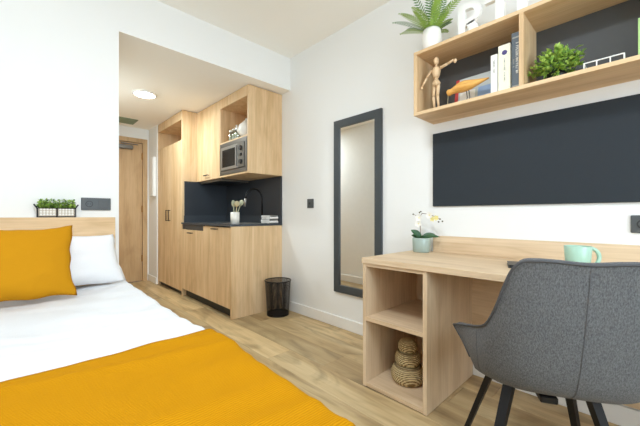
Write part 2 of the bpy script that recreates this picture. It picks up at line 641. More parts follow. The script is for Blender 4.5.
# ------------------------------------------------------------------ hallway fittings
t = thing('ceiling_light', 'round glowing downlight in the hallway ceiling', 'ceiling light', (0.99, 3.78, ZH - .022))
MB().lathe([(.118, .0215), (.118, .004), (.108, 0), (.100, .004), (.100, .0215)], (0.99, 3.78, ZH - .022), 40).build('trim_ring', 'white_lacquer', t, smooth=True)
MB().lathe([(0, .008), (.099, .008), (.099, .018), (0, .018)], (0.99, 3.78, ZH - .022), 40).build('diffuser', 'lamp_glow', t)

t = thing('ceiling_vent', 'grey-green square grille in the hallway ceiling near the door', 'vent', (1.05, 5.03, ZH - .012))
vv = MB()
VX0, VX1, VY0, VY1 = 0.86, 1.20, 4.88, 5.16
for a, b_, c_, d_ in ((VX0, VX1, VY0, VY0 + .025), (VX0, VX1, VY1 - .025, VY1), (VX0, VX0 + .025, VY0 + .025, VY1 - .025), (VX1 - .025, VX1, VY0 + .025, VY1 - .025)):
    vv.box(a, b_, c_, d_, ZH - .012, ZH - .001, 0.002)
vv.build('frame', 'green_grille', t)
MB().box(VX0 + .025, VX1 - .025, VY0 + .025, VY1 - .025, ZH - .006, ZH - .001).build('panel', 'green_grille', t)
ns = 9
for k in range(ns):
    yy = VY0 + .03 + (VY1 - VY0 - .06) * (k + .5) / ns
    MB().box(VX0 + .026, VX1 - .026, yy - .010, yy + .010, ZH - .011, ZH - .007).build('slat', 'green_grille', t)

t = thing('wall_panel', 'tall white box mounted on the short wall beside the entrance door', 'panel', (1.44, 5.10, 1.28))
MB().box(1.425, 1.4615, 5.005, 5.175, 1.28, 1.86, 0.006).build('case', 'white_lacquer', t)
MB().box(1.419, 1.4245, 5.013, 5.167, 1.288, 1.852, 0.003).build('cover', 'white_lacquer', t)

# ------------------------------------------------------------------ wardrobe
def handle_h(parent, X, yc, z, L=0.10):
    b = MB().tube([(X - .0005, yc - L / 2 + .008, z), (X - .022, yc - L / 2 + .008, z)], .004, 8)
    b.tube([(X - .0005, yc + L / 2 - .008, z), (X - .022, yc + L / 2 - .008, z)], .004, 8)
    b.box(X - .030, X - .020, yc - L / 2, yc + L / 2, z - .006, z + .006, .002)
    return b.build('handle', 'handle_bronze', parent)
def handle_v(parent, X, yc, zc, L=0.14):
    b = MB().tube([(X - .0005, yc, zc - L / 2 + .008), (X - .022, yc, zc - L / 2 + .008)], .004, 8)
    b.tube([(X - .0005, yc, zc + L / 2 - .008), (X - .022, yc, zc + L / 2 - .008)], .004, 8)
    b.box(X - .030, X - .020, yc - .006, yc + .006, zc - L / 2, zc + L / 2, .002)
    return b.build('handle', 'handle_bronze', parent)

ZT = 2.312
t = thing('wardrobe', 'tall oak wardrobe with two doors and an open niche on top', 'wardrobe', (1.777, 4.49, 0))
b = MB()
b.box(XK, XR - .003, YWd, YWd + .022, 0.0, ZT, .001)
b.box(XK, XR - .003, YWe - .022, YWe, 0.0, ZT, .001)
b.box(XK, XR - .003, YWd + .022, YWe - .022, ZT - .11, ZT, .001)
b.box(XK + .02, XR - .003, YWd + .022, YWe - .022, 1.915, 1.937)
b.box(XR - .02, XR - .003, YWd + .022, YWe - .022, 0.06, ZT - .11)
b.box(XK + .022, XR - .02, YWd + .022, YWe - .022, 0.05, 0.07)
b.build('body', 'oak_vertical', t)
MB().box(XK + .035, XK + .05, YWd + .022, YWe - .022, 0, 0.05).build('plinth', 'plinth_black', t)
ym = (YWd + YWe) / 2
for (a, b_, hy) in ((YWd + .024, ym - .0015, ym - .05), (ym + .0015, YWe - .024, ym + .05)):
    d = MB().box(XK, XK + .019, a, b_, 0.055, 1.945, .0012).build('door', 'oak_vertical', t)
    handle_v(d, XK, hy, 1.0, 0.15)

# ------------------------------------------------------------------ kitchenette
CZ0, CZ1 = 0.894, 0.914
UZS = 1.428
YM = 3.405
t = thing('sink_cabinet', 'oak sink base cabinet with end panel beside the waste basket', 'cabinet', (1.777, 3.09, 0))
MB().box(XK, XR - .003, YK, YK + .022, 0, CZ0 - .001, .001).build('end_panel', 'oak_vertical', t)
b = MB().box(XK + .021, XR - .003, YM - .018, YM, .1, CZ0 - .001)
b.box(XK + .021, XR - .003, YK + .022, YM - .018, .1, .118)
b.box(XR - .012, XR - .003, YK + .022, YM - .018, .118, CZ0 - .001)
b.build('body', 'oak_vertical', t)
d = MB().box(XK, XK + .019, YK + .0235, YM - .0015, .096, CZ0 - .012, .0012).build('door', 'oak_vertical', t)
handle_h(d, XK, YK + .33, .862, .12)
MB().box(XK + .05, XK + .065, YK + .022, YM, 0, .092).build('plinth', 'plinth_black', t)

t = thing('fridge', 'oak-fronted undercounter fridge with dark top strip beside the wardrobe', 'fridge', (1.777, 3.71, 0))
MB().box(XK + .045, XR - .02, YM + .006, YWd - .006, .1, CZ0 - .003, .003).build('body', 'plinth_black', t)
d = MB().box(XK, XK + .019, YM + .0015, YWd - .002, .096, .828, .0012).build('door', 'oak_vertical', t)
handle_h(d, XK, YM + .33, .795, .12)
MB().box(XK + .006, XK + .043, YM + .003, YWd - .003, .835, CZ0 - .003, .001).build('vent_strip', 'worktop_slate', t)
MB().box(XK + .05, XK + .065, YM + .002, YWd - .002, 0, .092).build('plinth', 'plinth_black', t)

# worktop with the cut-out for the sink
SX0, SX1, SY0, SY1 = 1.60, 1.93, 2.90, 3.30
b = MB()
b.box(XK - .012, SX0, YK - .004, YWd - .002, CZ0, CZ1)
b.box(SX1, XR - .003, YK - .004, YWd - .002, CZ0, CZ1)
b.box(SX0, SX1, YK - .004, SY0, CZ0, CZ1)
b.box(SX0, SX1, SY1, YWd - .002, CZ0, CZ1)
tag(b.build('worktop', 'worktop_slate', origin=(1.777, 3.39, CZ0)), 'thin slate-grey worktop over the fridge and sink cabinet', 'worktop')
b = MB()
b.box(XR - .016, XR - .002, YK, YWd - .001, CZ1 + .001, UZS)
b.box(1.50, XR - .0165, YWd - .014, YWd - .001, CZ1 + .001, UZS)
bs = b.build('backsplash', 'splash_navy', origin=(XR - .01, 3.39, CZ1 + .001))
tag(bs, 'dark navy splashback panel behind the worktop', 'splashback')
b = MB().box(XR - .030, XR - .0165, YK + .002, YWd - .016, CZ1 + .001, CZ1 + .085, .001)
b.box(1.49, XR - .031, YWd - .028, YWd - .0145, CZ1 + .001, CZ1 + .085, .001)
b.build('upstand', 'worktop_slate', bs)

# sink
t = thing('sink', 'steel sink bowl set into the slate worktop', 'sink', (1.765, 3.10, .77))
b = MB()
r0 = [(SX0 + .002, SY0 + .002), (SX1 - .002, SY0 + .002), (SX1 - .002, SY1 - .002), (SX0 + .002, SY1 - .002)]
r1 = [(SX0 + .02, SY0 + .02), (SX1 - .02, SY0 + .02), (SX1 - .02, SY1 - .02), (SX0 + .02, SY1 - .02)]
V0 = [b.bm.verts.new((p[0], p[1], CZ1)) for p in r0]
V1 = [b.bm.verts.new((p[0], p[1], .78)) for p in r1]
for k in range(4):
    b.bm.faces.new((V0[k], V0[(k + 1) % 4], V1[(k + 1) % 4], V1[k]))
b.bm.faces.new(V1)
b.build('basin', 'steel', t)
b = MB()
for a in ((SX0 - .012, SX0 + .004, SY0 - .012, SY1 + .012), (SX1 - .004, SX1 + .012, SY0 - .012, SY1 + .012), (SX0 + .004, SX1 - .004, SY0 - .012, SY0 + .004), (SX0 + .004, SX1 - .004, SY1 - .004, SY1 + .012)):
    b.box(a[0], a[1], a[2], a[3], CZ1 + .0005, CZ1 + .004, .001)
b.build('rim', 'steel', t)
MB().lathe([(0, 0), (.032, 0), (.036, .004), (0, .006)], (1.77, 3.10, .7805), 20).build('drain', 'steel_dark', t)

# faucet
fx, fy = 1.985, 3.02
t = thing('faucet', 'black gooseneck faucet with silver spray tip beside the sink', 'faucet', (fx, fy, CZ1 + .001))
MB().lathe([(0, 0), (.026, 0), (.026, .008), (.020, .014), (.020, .085), (.014, .095), (0, .095)], (fx, fy, CZ1 + .001), 20).build('base', 'black_metal', t, smooth=True)
pts = [(fx, fy, CZ1 + .09), (fx, fy, 1.18)]
for k in range(1, 12):
    a = PI * k / 12 * 1.08
    pts.append((fx - .105 + .105 * math.cos(a), fy, 1.18 + .115 * math.sin(a)))
MB().tube(pts, .0105, 10).build('spout', 'black_metal', t, smooth=True)
e = pts[-1]
MB().tube([e, (e[0] - .004, fy, e[2] - .03), (e[0] - .010, fy, e[2] - .085)], [.0125, .014, .012], 10).build('spray_tip', 'steel', t, smooth=True)
MB().tube([(fx, fy - .018, CZ1 + .055), (fx - .01, fy - .065, CZ1 + .075)], [.008, .006], 8).build('lever', 'black_metal', t, smooth=True)

# utensil pot
ux, uy = 1.605, 2.865
tz = CZ1 + .001
SXP = (1.555, 2.845)
t = thing('utensil_pot', 'white ceramic pot standing at the corner of the worktop', 'pot', (SXP[0], SXP[1], tz))
MB().lathe([(0, .006), (.038, .006), (.040, .118), (.044, .118), (.042, 0), (0, 0)], (SXP[0], SXP[1], tz), 28).build('pot_body', 'ceramic_white', t, smooth=True)
def utensil(name, label, p0, p1, head, m):
    o = MB().tube([p0, p1], .0048, 8)
    d = (Vector(p1) - Vector(p0)).normalized()
    M = d.to_track_quat('Z', 'X').to_matrix()
    o.ball(Vector(p1) + d * head[1] * .8, head, 12, 8, M)
    tag(o.build(name, m, origin=p0, smooth=True), label, 'utensil')
utensil('serving_spoon', 'olive serving spoon leaning widest out of the white pot', (SXP[0] - .012, SXP[1] + .006, tz + .010), (SXP[0] + .055, SXP[1] - .004, tz + .185), (.021, .034, .034), 'utensil_olive')
utensil('wooden_spoon', 'pale wooden spoon standing upright in the white pot', (SXP[0] - .008, SXP[1] - .018, tz + .010), (SXP[0] - .004, SXP[1] - .040, tz + .175), (.018, .030, .030), 'utensil_wood')
utensil('spatula', 'olive spatula with narrow blade in the white pot', (SXP[0] + .006, SXP[1] + .016, tz + .010), (SXP[0] + .004, SXP[1] + .036, tz + .185), (.006, .024, .036), 'utensil_olive')

# folded towels
def towel(z, label, dx):
    # a folded cloth: one continuous strip doubled over twice, with round folds
    x0, x1, y0, y1 = 1.925 + dx, 2.035, 2.785, 2.945
    h = .0135
    prof_ = []
    def layer(zc, a, b_):
        n = 8
        return [(a + (b_ - a) * k / n, zc + .0012 * math.sin(5 * k + zc * 90)) for k in range(n + 1)]
    path = layer(z + h * .5, y1, y0 + h * .5)
    path += [(y0 + h * .5 - h * .5 * math.sin(PI * k / 6), z + h * 1.0 - h * .5 * math.cos(PI * k / 6)) for k in range(1, 6)]
    path += layer(z + h * 1.5, y0 + h * .5, y1 - h * .5)
    path += [(y1 - h * .5 + h * .5 * math.sin(PI * k / 6), z + h * 2.0 - h * .5 * math.cos(PI * k / 6)) for k in range(1, 6)]
    path += layer(z + h * 2.5, y1 - h * .5, y0 + .004)
    b = MB()
    th = .0055
    rows_ = []
    n = len(path)
    for k in range(n):
        a = Vector((0,) + path[max(0, k - 1)]); c_ = Vector((0,) + path[min(n - 1, k + 1)])
        d = (c_ - a).normalized()
        nn = Vector((0, -d.z, d.y)) * th
        p = Vector((0,) + path[k])
        rows_.append([(x0, (p + nn).y, (p + nn).z), (x1, (p + nn).y, (p + nn).z), (x1, (p - nn).y, (p - nn).z), (x0, (p - nn).y, (p - nn).z), (x0, (p + nn).y, (p + nn).z)])
    b.grid(rows_)
    bmesh.ops.remove_doubles(b.bm, verts=list(b.bm.verts), dist=1e-6)
    o = b.build('folded_towel', 'towel_white', origin=((x0 + x1) / 2, (y0 + y1) / 2, z))
    auto_smooth(o, 50)
    tag(o, label, 'towel', 'folded towels on the worktop')
towel(CZ1 + .003, 'white folded towel lying directly on the worktop by the faucet', 0)
towel(CZ1 + .047, 'white folded towel on top of the other towel', .006)

# wall cabinets
XU = 1.661
UZ0 = 1.43
YU = 3.395
t = thing('wall_cabinet', 'oak wall cabinet with one door next to the microwave cabinet', 'cabinet', (1.87, 3.71, UZ0))
b = MB()
b.box(XU + .02, XR - .003, YU, YU + .018, UZ0, ZT)
b.box(XU + .02, XR - .003, YWd - .020, YWd - .002, UZ0, ZT)
b.box(XU + .02, XR - .003, YU + .018, YWd - .020, UZ0, UZ0 + .018)
b.box(XU + .02, XR - .003, YU + .018, YWd - .020, ZT - .018, ZT)
b.build('body', 'oak_vertical', t)
d = MB().box(XU, XU + .019, YU + .0015, YWd - .003, UZ0, ZT, .0012).build('door', 'oak_vertical', t)
handle_h(d, XU, YU + .32, UZ0 + .055, .12)

t = thing('microwave_cabinet', 'oak wall cabinet holding the microwave under an open niche', 'cabinet', (1.87, 3.08, UZ0))
b = MB()
b.box(XU, XR - .003, YK, YK + .022, UZ0, ZT, .001)
b.box(XU, XR - .003, YU - .020, YU - .001, UZ0, ZT, .001)
b.box(XU, XR - .003, YK + .022, YU - .020, ZT - .105, ZT)
b.box(XU, XR - .003, YK + .022, YU - .020, UZ0, UZ0 + .018)
b.box(XU + .004, XR - .003, YK + .022, YU - .020, 1.800, 1.818)
b.box(XR - .015, XR - .003, YK + .022, YU - .020, UZ0 + .018, ZT - .105)
b.build('body', 'oak_vertical', t)

t = thing('extractor_hood', 'flat steel extractor hood under the oak wall cabinet', 'hood', (1.87, 3.71, UZ0 - .03))
MB().box(XU + .03, XR - .03, YU + .02, YWd - .03, UZ0 - .028, UZ0 - .001, .003).build('casing', 'steel_dark', t)
MB().box(XU + .05, XR - .06, YU + .05, YWd - .06, UZ0 - .033, UZ0 - .0285, .001).build('filter', 'plinth_black', t)

# microwave
MY0, MY1, MZ0, MZ1 = YK + .023, YU - .021, UZ0 + .019, 1.799
t = thing('microwave', 'grey built-in microwave in the oak wall cabinet', 'microwave', (1.85, 3.08, MZ0))
MB().box(XU + .03, XR - .06, MY0 + .02, MY1 - .02, MZ0 + .001, MZ1 - .02, .004).build('body', 'steel_dark', t)
b = MB()
wz0, wz1 = MZ0 + .045, MZ1 - .045
b.box(XU - .006, XU + .028, MY0, MY1, MZ0 + .001, wz0, .002)
b.box(XU - .006, XU + .028, MY0, MY1, wz1, MZ1, .002)
b.box(XU - .006, XU + .028, MY0, MY0 + .04, wz0, wz1, .002)
b.box(XU - .006, XU + .028, MY1 - .04, MY1, wz0, wz1, .002)
b.build('trim_frame', 'steel_dark', t)
d = MB().box(XU - .016, XU + .026, MY0 + .165, MY1 - .045, wz0 + .003, wz1 - .003, .003).build('door', 'steel', t)
MB().box(XU - .018, XU - .0165, MY0 + .21, MY1 - .08, wz0 + .035, wz1 - .035, .0005).build('window', 'oven_glass', d)
MB().box(XU - .034, XU - .0165, MY0 + .172, MY0 + .188, wz0 + .02, wz1 - .02, .003).build('handle', 'steel', d)
cp = MB().box(XU - .014, XU + .026, MY0 + .043, MY0 + .160, wz0 + .003, wz1 - .003, .002).build('control_panel', 'steel_dark', t)
for z in (wz1 - .06, wz0 + .06):
    k = MB()
    k.tube([(XU - .0145, MY0 + .10, z), (XU - .030, MY0 + .10, z)], [.026, .022], 20)
    k.build('knob', 'black_plastic', cp, smooth=False)
MB().box(XU - .0155, XU - .0145, MY0 + .075, MY0 + .125, (wz0 + wz1) / 2 - .012, (wz0 + wz1) / 2 + .016).build('display', 'oven_glass', cp)

# jars and teapot in the niche
jz = 1.819
for k, (yy, xx, lab) in enumerate(((3.215, 1.715, 'small glass jar in the niche, farthest from the white teapot'), (3.135, 1.710, 'small glass jar standing in the middle of the niche jars'), (3.060, 1.705, 'small glass jar closest to the white teapot'))):
    t = thing('glass_jar', lab, 'jar', (xx, yy, jz), group='glass jars above the microwave')
    MB().lathe([(0, 0), (.029, 0), (.031, .006), (.031, .085), (.024, .095), (.024, .103), (.0225, .103), (.0225, .094), (.029, .084), (.029, .004), (0, .003)], (xx, yy, jz), 20).build('glass', 'jar_glass', t, smooth=True)
    MB().lathe([(0, .005), (.027, .005), (.027, .062), (0, .064)], (xx, yy, jz), 16).build('contents', 'jar_fill', t, smooth=True)
    MB().lathe([(0, .104), (.027, .104), (.027, .120), (0, .122)], (xx, yy, jz), 20).build('lid', 'jar_lid', t)
tx, ty = 1.735, 2.93
t = thing('teapot', 'round white teapot beside the glass jars above the microwave', 'teapot', (tx, ty, jz))
MB().lathe([(0, 0), (.045, 0), (.075, .03), (.088, .075), (.078, .125), (.045, .155), (.035, .158), (0, .158)], (tx, ty, jz), 28).build('pot_body', 'ceramic_white', t, smooth=True)
MB().lathe([(.036, .159), (.030, .172), (.010, .180), (.014, .196), (0, .204)], (tx, ty, jz), 20).build('lid', 'ceramic_white', t, smooth=True)
MB().tube([(tx - .06, ty + .04, jz + .05), (tx - .062, ty + .075, jz + .085), (tx - .064, ty + .095, jz + .135)], [.016, .012, .009], 10).build('spout', 'ceramic_white', t, smooth=True)
MB().tube([(tx + .055, ty - .045, jz + .12), (tx + .075, ty - .075, jz + .11), (tx + .075, ty - .075, jz + .06), (tx + .06, ty - .05, jz + .045)], .007, 8).build('handle', 'ceramic_white', t, smooth=True)

# ------------------------------------------------------------------ waste basket
bx, by = 1.900, 2.602
BR0, BR1, BH = .108, .130, .350
t = thing('waste_basket', 'black wire mesh waste basket against the oak end panel', 'waste basket', (bx, by, 0))
b = MB()
nv = 110
for k in range(nv):
    a0 = 2 * PI * k / nv; a1 = a0 + 2 * PI / nv * .42
    rows = []
    for i in range(3):
        z = .012 + (BH - .02) * i / 2
        r = BR0 + (BR1 - BR0) * z / BH
        rows.append([(bx + r * math.cos(a0), by + r * math.sin(a0), z), (bx + r * math.cos(a1), by + r * math.sin(a1), z)])
    b.grid(rows)
nr = 58
for i in range(nr):
    z = .012 + (BH - .02) * i / nr
    rows = []
    for k in range(41):
        a = 2 * PI * k / 40
        rows.append([(bx + (BR0 + (BR1 - BR0) * zz / BH) * math.cos(a), by + (BR0 + (BR1 - BR0) * zz / BH) * math.sin(a), zz) for zz in (z, z + .0019)])
    b.grid(rows)
tag(b.build('wire_mesh', 'black_metal', t), kind='stuff')
def ring(cx, cy, z, R, r, n=40):
    return MB().tube([(cx + R * math.cos(2 * PI * k / n), cy + R * math.sin(2 * PI * k / n), z) for k in range(n + 1)], r, 8, cap=False)
ring(bx, by, BH - .004, BR1, .0055).build('rim', 'black_metal', t, smooth=True)
MB().lathe([(0, .001), (BR0 + .002, .001), (BR0 + .004, .022), (BR0 + .001, .022), (BR0, .008), (0, .008)], (bx, by, 0), 36).build('base', 'black_metal', t)

# ------------------------------------------------------------------ wall fittings
def square_plate(name, label, cat, axis, c, n, size=.084):
    """n socket modules side by side; axis 'Y' hangs on the right wall, 'X' on the headboard wall"""
    t = thing(name, label, cat, c)
    W = size * n
    def bx_(b, u0, u1, d0, d1, z0, z1, bev=0):
        if axis == 'Y':
            b.box(c[0] - d1, c[0] - d0, c[1] + u0, c[1] + u1, z0, z1, bev)
        else:
            b.box(c[0] + u0, c[0] + u1, c[1] - d1, c[1] - d0, z0, z1, bev)
        return b
    bx_(MB(), -W / 2, W / 2, .0005, .010, c[2] - size / 2, c[2] + size / 2, .003).build('plate', 'socket_grey', t)
    return t, bx_, W
t, f_, W = square_plate('wall_socket', 'dark grey double socket plate on the wall above the oak headboard', 'socket', 'X', (0.388, YF, 1.078), 2, .084)
b = MB()
prof = [(.0, .0), (.0, .0)]
def disc_x(cx, cz, r, y0, y1, n=20):
    return MB().tube([(cx, y0, cz), (cx, y1, cz)], r, n)
disc_x(.348, 1.078, .021, YF - .0102, YF - .0125).build('socket_ring', 'socket_dark', t)
disc_x(.348, 1.078, .017, YF - .0126, YF - .0145).build('socket_well', 'socket_grey', t)
for dx in (-.008, .008):
    disc_x(.348 + dx, 1.078, .003, YF - .0146, YF - .0150, 8).build('pin_hole', 'socket_dark', t)
f_(MB(), .012, .064, .0101, .0125, 1.050, 1.106, .002).build('rocker', 'socket_grey', t)

t, f_, W = square_plate('light_switch', 'small dark grey switch on the white wall beside the mirror', 'switch', 'Y', (XR, 2.305, 1.118), 1, .09)
f_(MB(), -.028, .028, .0101, .014, 1.090, 1.146, .002).build('rocker', 'socket_grey', t)
f_(MB(), -.008, .008, .0141, .0155, 1.108, 1.128, .001).build('symbol', 'socket_dark', t)

t, f_, W = square_plate('wall_socket', 'dark grey socket plate on the wall above the desk', 'socket', 'Y', (XR, -.019, 0.96), 2, .082)
for dy in (-.041, .041):
    MB().tube([(XR - .0102, -.019 + dy, .96), (XR - .0125, -.019 + dy, .96)], .021, 20).build('socket_ring', 'socket_dark', t)
    MB().tube([(XR - .0126, -.019 + dy, .96), (XR - .014, -.019 + dy, .96)], .016, 20).build('socket_well', 'socket_grey', t)

# mirror
m0, m1, mz0, mz1, fw = 1.456, 1.972, .318, 1.845, .066
t = thing('wall_mirror', 'tall wall mirror in a flat anthracite frame', 'mirror', (XR, (m0 + m1) / 2, mz0))
b = MB()
for a in ((m0, m0 + fw, mz0, mz1), (m1 - fw, m1, mz0, mz1), (m0 + fw, m1 - fw, mz0, mz0 + fw), (m0 + fw, m1 - fw, mz1 - fw, mz1)):
    b.box(XR - .024, XR - .001, a[0], a[1], a[2], a[3], .0015)
b.build('frame', 'frame_anthracite', t)
MB().box(XR - .012, XR - .004, m0 + fw - .003, m1 - fw + .003, mz0 + fw - .003, mz1 - fw + .003).build('glass', 'mirror_glass', t)

# pinboard
tag(MB().box(XR - .016, XR - .001, -.75, 1.036, 1.062, 1.561, .004, 2).build('pinboard', 'board_grey', origin=(XR, .14, 1.062)), 'large dark grey board on the wall between shelf and desk', 'board')

# ------------------------------------------------------------------ wall shelf
HX, HY1, HZ0, HZ1 = 1.812, 1.036, 1.63, 2.03
HY0, HYD = -.75, .434
TH = .020
t = thing('wall_shelf', 'long oak open wall shelf with dark back above the board', 'shelf', ((HX + XR) / 2, .14, HZ0))
MB().box(HX, XR - .001, HY0, HY1, HZ0, HZ0 + TH, .001).build('bottom_board', 'oak_along_y', t)
MB().box(HX, XR - .001, HY0, HY1, HZ1 - TH, HZ1, .001).build('top_board', 'oak_along_y', t)
for y in (HY1 - TH, HYD, -.17, HY0):
    MB().box(HX, XR - .001, y, y + TH, HZ0 + TH, HZ1 - TH, .001).build('upright', 'oak_vertical', t)
for a, b_ in ((HYD + TH, HY1 - TH), (-.17 + TH, HYD), (HY0 + TH, -.17)):
    MB().box(XR - .010, XR - .001, a, b_, HZ0 + TH, HZ1 - TH).build('back_panel', 'shelf_back_grey', t)
SZ = HZ0 + TH + .0005   # shelf floor
TZ = HZ1 + .0005        # shelf top

# --- wooden artist figure (one continuous body of turned pieces)
def mannequin():
    o = Vector((1.872, .915, SZ)); K = 1.12
    t = thing('artist_mannequin', 'jointed pale wooden artist figure with one arm stretched out', 'figure', o)
    def part(name, pts, rad, seg=10):
        return MB().tube([o + Vector(p) * K for p in pts], [r_ * K for r_ in rad] if isinstance(rad, list) else rad * K, seg).build(name, 'figure_wood', t, smooth=True)
    MB().ball(o + Vector((0, 0, .272)) * K, (.018, .016, .025), 14, 10).build('head', 'figure_wood', t, smooth=True)
    part('neck', [(0, 0, .236), (0, 0, .252)], .006)
    part('chest', [(0, 0, .180), (0, 0, .195), (0, 0, .222), (0, 0, .238)], [.014, .019, .024, .014], 14)
    part('waist', [(0, 0, .164), (0, 0, .182)], .010)
    part('pelvis', [(0, 0, .135), (0, 0, .150), (0, 0, .166)], [.019, .022, .014], 14)
    # arm hanging away to the shelf's end, arm stretched along the shelf
    part('upper_arm', [(0, .024, .228), (-.006, .052, .194)], [.009, .007])
    part('forearm', [(-.006, .053, .192), (-.022, .070, .148)], [.007, .0055])
    MB().ball(o + Vector((-.025, .073, .138)) * K, (.006, .008, .010), 10, 8).build('hand', 'figure_wood', t, smooth=True)
    part('upper_arm', [(0, -.024, .228), (0, -.064, .236)], [.009, .007])
    part('forearm', [(0, -.066, .236), (-.004, -.098, .244)], [.007, .006])
    MB().ball(o + Vector((-.004, -.106, .236)) * K, (.008, .010, .013), 10, 8).build('hand', 'figure_wood', t, smooth=True)
    for s, k in ((1, .012), (-1, -.010)):
        part('thigh', [(0, s * .011, .136), (-.008, s * .012, .078)], [.0105, .008])
        part('shin', [(-.008, s * .012, .076), (.002, s * .010 + k * .2, .016)], [.008, .006])
        MB().ball(o + Vector((-.008, s * .012, .008)), (.018, .008, .0075), 10, 8).build('foot', 'figure_wood', t, smooth=True)
mannequin()

# --- wooden bird
def bird():
    o = Vector((1.860, .735, SZ))
    t = thing('wooden_bird', 'honey-coloured carved wooden bird on thin legs in front of the books', 'figurine', o)
    pr = [(.106, .080, .002), (.104, .081, .012), (.094, .082, .0165), (.078, .085, .0135), (.056, .090, .018), (.028, .094, .0255), (0, .095, .027), (-.03, .095, .0225), (-.062, .097, .0150), (-.098, .100, .008), (-.126, .102, .003)]
    MB().tube([o + Vector((0, y, z)) for y, z, r in pr], [p[2] * 1.2 for p in pr], 16).build('body', 'bird_wood', t, smooth=True)
    MB().tube([o + Vector((-.002, .099, .074)), o + Vector((-.004, .102, .002))], [.0016, .0010], 6).build('beak', 'utensil_wood', t)
    for dy in (-.006, -.020):
        MB().tube([o + Vector((0, dy, .065)), o + Vector((.004, dy - .004, .026)), o + Vector((-.002, dy + .002, .003))], .0022, 6).build('leg', 'black_metal', t)
    MB().box(o.x - .016, o.x + .016, o.y - .036, o.y + .008, SZ, SZ + .003, .001).build('foot_plate', 'black_metal', t)
bird()

# --- books
def book(label, x0, y0, y1, z0, H, depth, cover, pages='paper_white'):
    """upright book: spine faces the room (-X)"""
    t = thing('book', label, 'book', (x0 + depth / 2, (y0 + y1) / 2, z0))
    b = MB().box(x0, x0 + .004, y0, y1, z0, z0 + H, .001)
    b.box(x0 + .004, x0 + depth, y0, y0 + .003, z0, z0 + H)
    b.box(x0 + .004, x0 + depth, y1 - .003, y1, z0, z0 + H)
    b.build('cover', cover, t)
    MB().box(x0 + .0045, x0 + depth - .004, y0 + .0031, y1 - .0031, z0 + .003, z0 + H - .003).build('pages', pages, t)
    return t
bX = 1.850
bk = book('dark slate-grey book with white spine lettering next to the shelf upright', bX, .458, .497, SZ, .292, .17, 'cover_slate')
sp = bX - .0003
rr2 = random.Random(3)
def glyphs(parent, yc, z0, z1, w_, m, step=.0085):
    z = z0
    b = MB()
    while z < z1:
        if rr2.random() > .14:
            hgt = step * .72
            b.box(sp - .0004, sp, yc - w_ / 2, yc - w_ / 2 + w_ * .28, z, z + hgt)
            if rr2.random() > .3: b.box(sp - .0004, sp, yc + w_ / 2 - w_ * .26, yc + w_ / 2, z, z + hgt)
            b.box(sp - .0004, sp, yc - w_ / 2, yc + w_ / 2, z + (hgt * .7 if rr2.random() > .5 else 0), z + hgt * (1 if rr2.random() > .5 else .45) + .001)
        z += step
    return b.build('spine_lettering', m, parent)
glyphs(bk, .471, .08 + SZ, .235 + SZ, .012, 'paper_white')
glyphs(bk, .487, .115 + SZ, .150 + SZ, .007, 'ink_grey', .007)
MB().box(sp - .0004, sp, .462, .493, SZ + .262, SZ + .270).build('spine_band', 'ink_grey', bk)
MB().box(sp - .0004, sp, .462, .493, SZ + .014, SZ + .020).build('spine_band', 'ink_grey', bk)
bk = book('thick cream book with a purple emblem on its spine', bX - .012, .500, .556, SZ, .244, .17, 'paper_cream')
sp = bX - .012 - .0003
MB().tube([(sp, .526, SZ + .202), (sp - .0006, .526, SZ + .202)], .013, 8).build('emblem', 'ink_purple', bk)
glyphs(bk, .526, .05 + SZ, .165 + SZ, .006, 'ink_grey', .006)
bk = book('slim white book standing at the end of the upright row', bX - .014, .560, .592, SZ, .208, .16, 'paper_white')
sp = bX - .014 - .0003
glyphs(bk, .576, .11 + SZ, .18 + SZ, .006, 'ink_grey', .006)
# books leaning back behind the bird
def flatbook(name, label, y0, y1, H, x0, thick, cover, lean):
    o = Vector((x0, (y0 + y1) / 2, SZ))
    t = thing(name, label, 'book', o)
    M = Matrix.Rotation(lean, 3, 'Y')
    def P(a, b_, c_, d_, e_, f2, m_, nm):
        q = MB().box(a, b_, c_, d_, e_, f2, .0008)
        for v in q.bm.verts:
            v.co = M @ v.co + o
        q.build(nm, m_, t)
    yw = (y1 - y0) / 2
    P(0, .002, -yw, yw, 0, H, cover, 'front_cover')
    P(.002, thick - .002, -yw + .003, yw - .002, .002, H - .003, 'paper_white', 'pages')
    P(thick - .002, thick, -yw, yw, 0, H, cover, 'back_cover')
    return t, P, yw
t, P, yw = flatbook('picture_book', 'pale picture book with a red edge and blue patch leaning behind the wooden bird', .612, .830, .188, 1.930, .020, 'cover_grey', .20)
P(-.001, -.0002, yw - .020, yw, 0.001, .187, 'cover_red', 'red_band')
P(-.001, -.0002, -yw + .01, -yw + .085, .012, .105, 'cover_blue', 'blue_patch')
P(-.001, -.0002, -yw + .10, yw - .03, .02, .10, 'paper_white', 'white_patch')

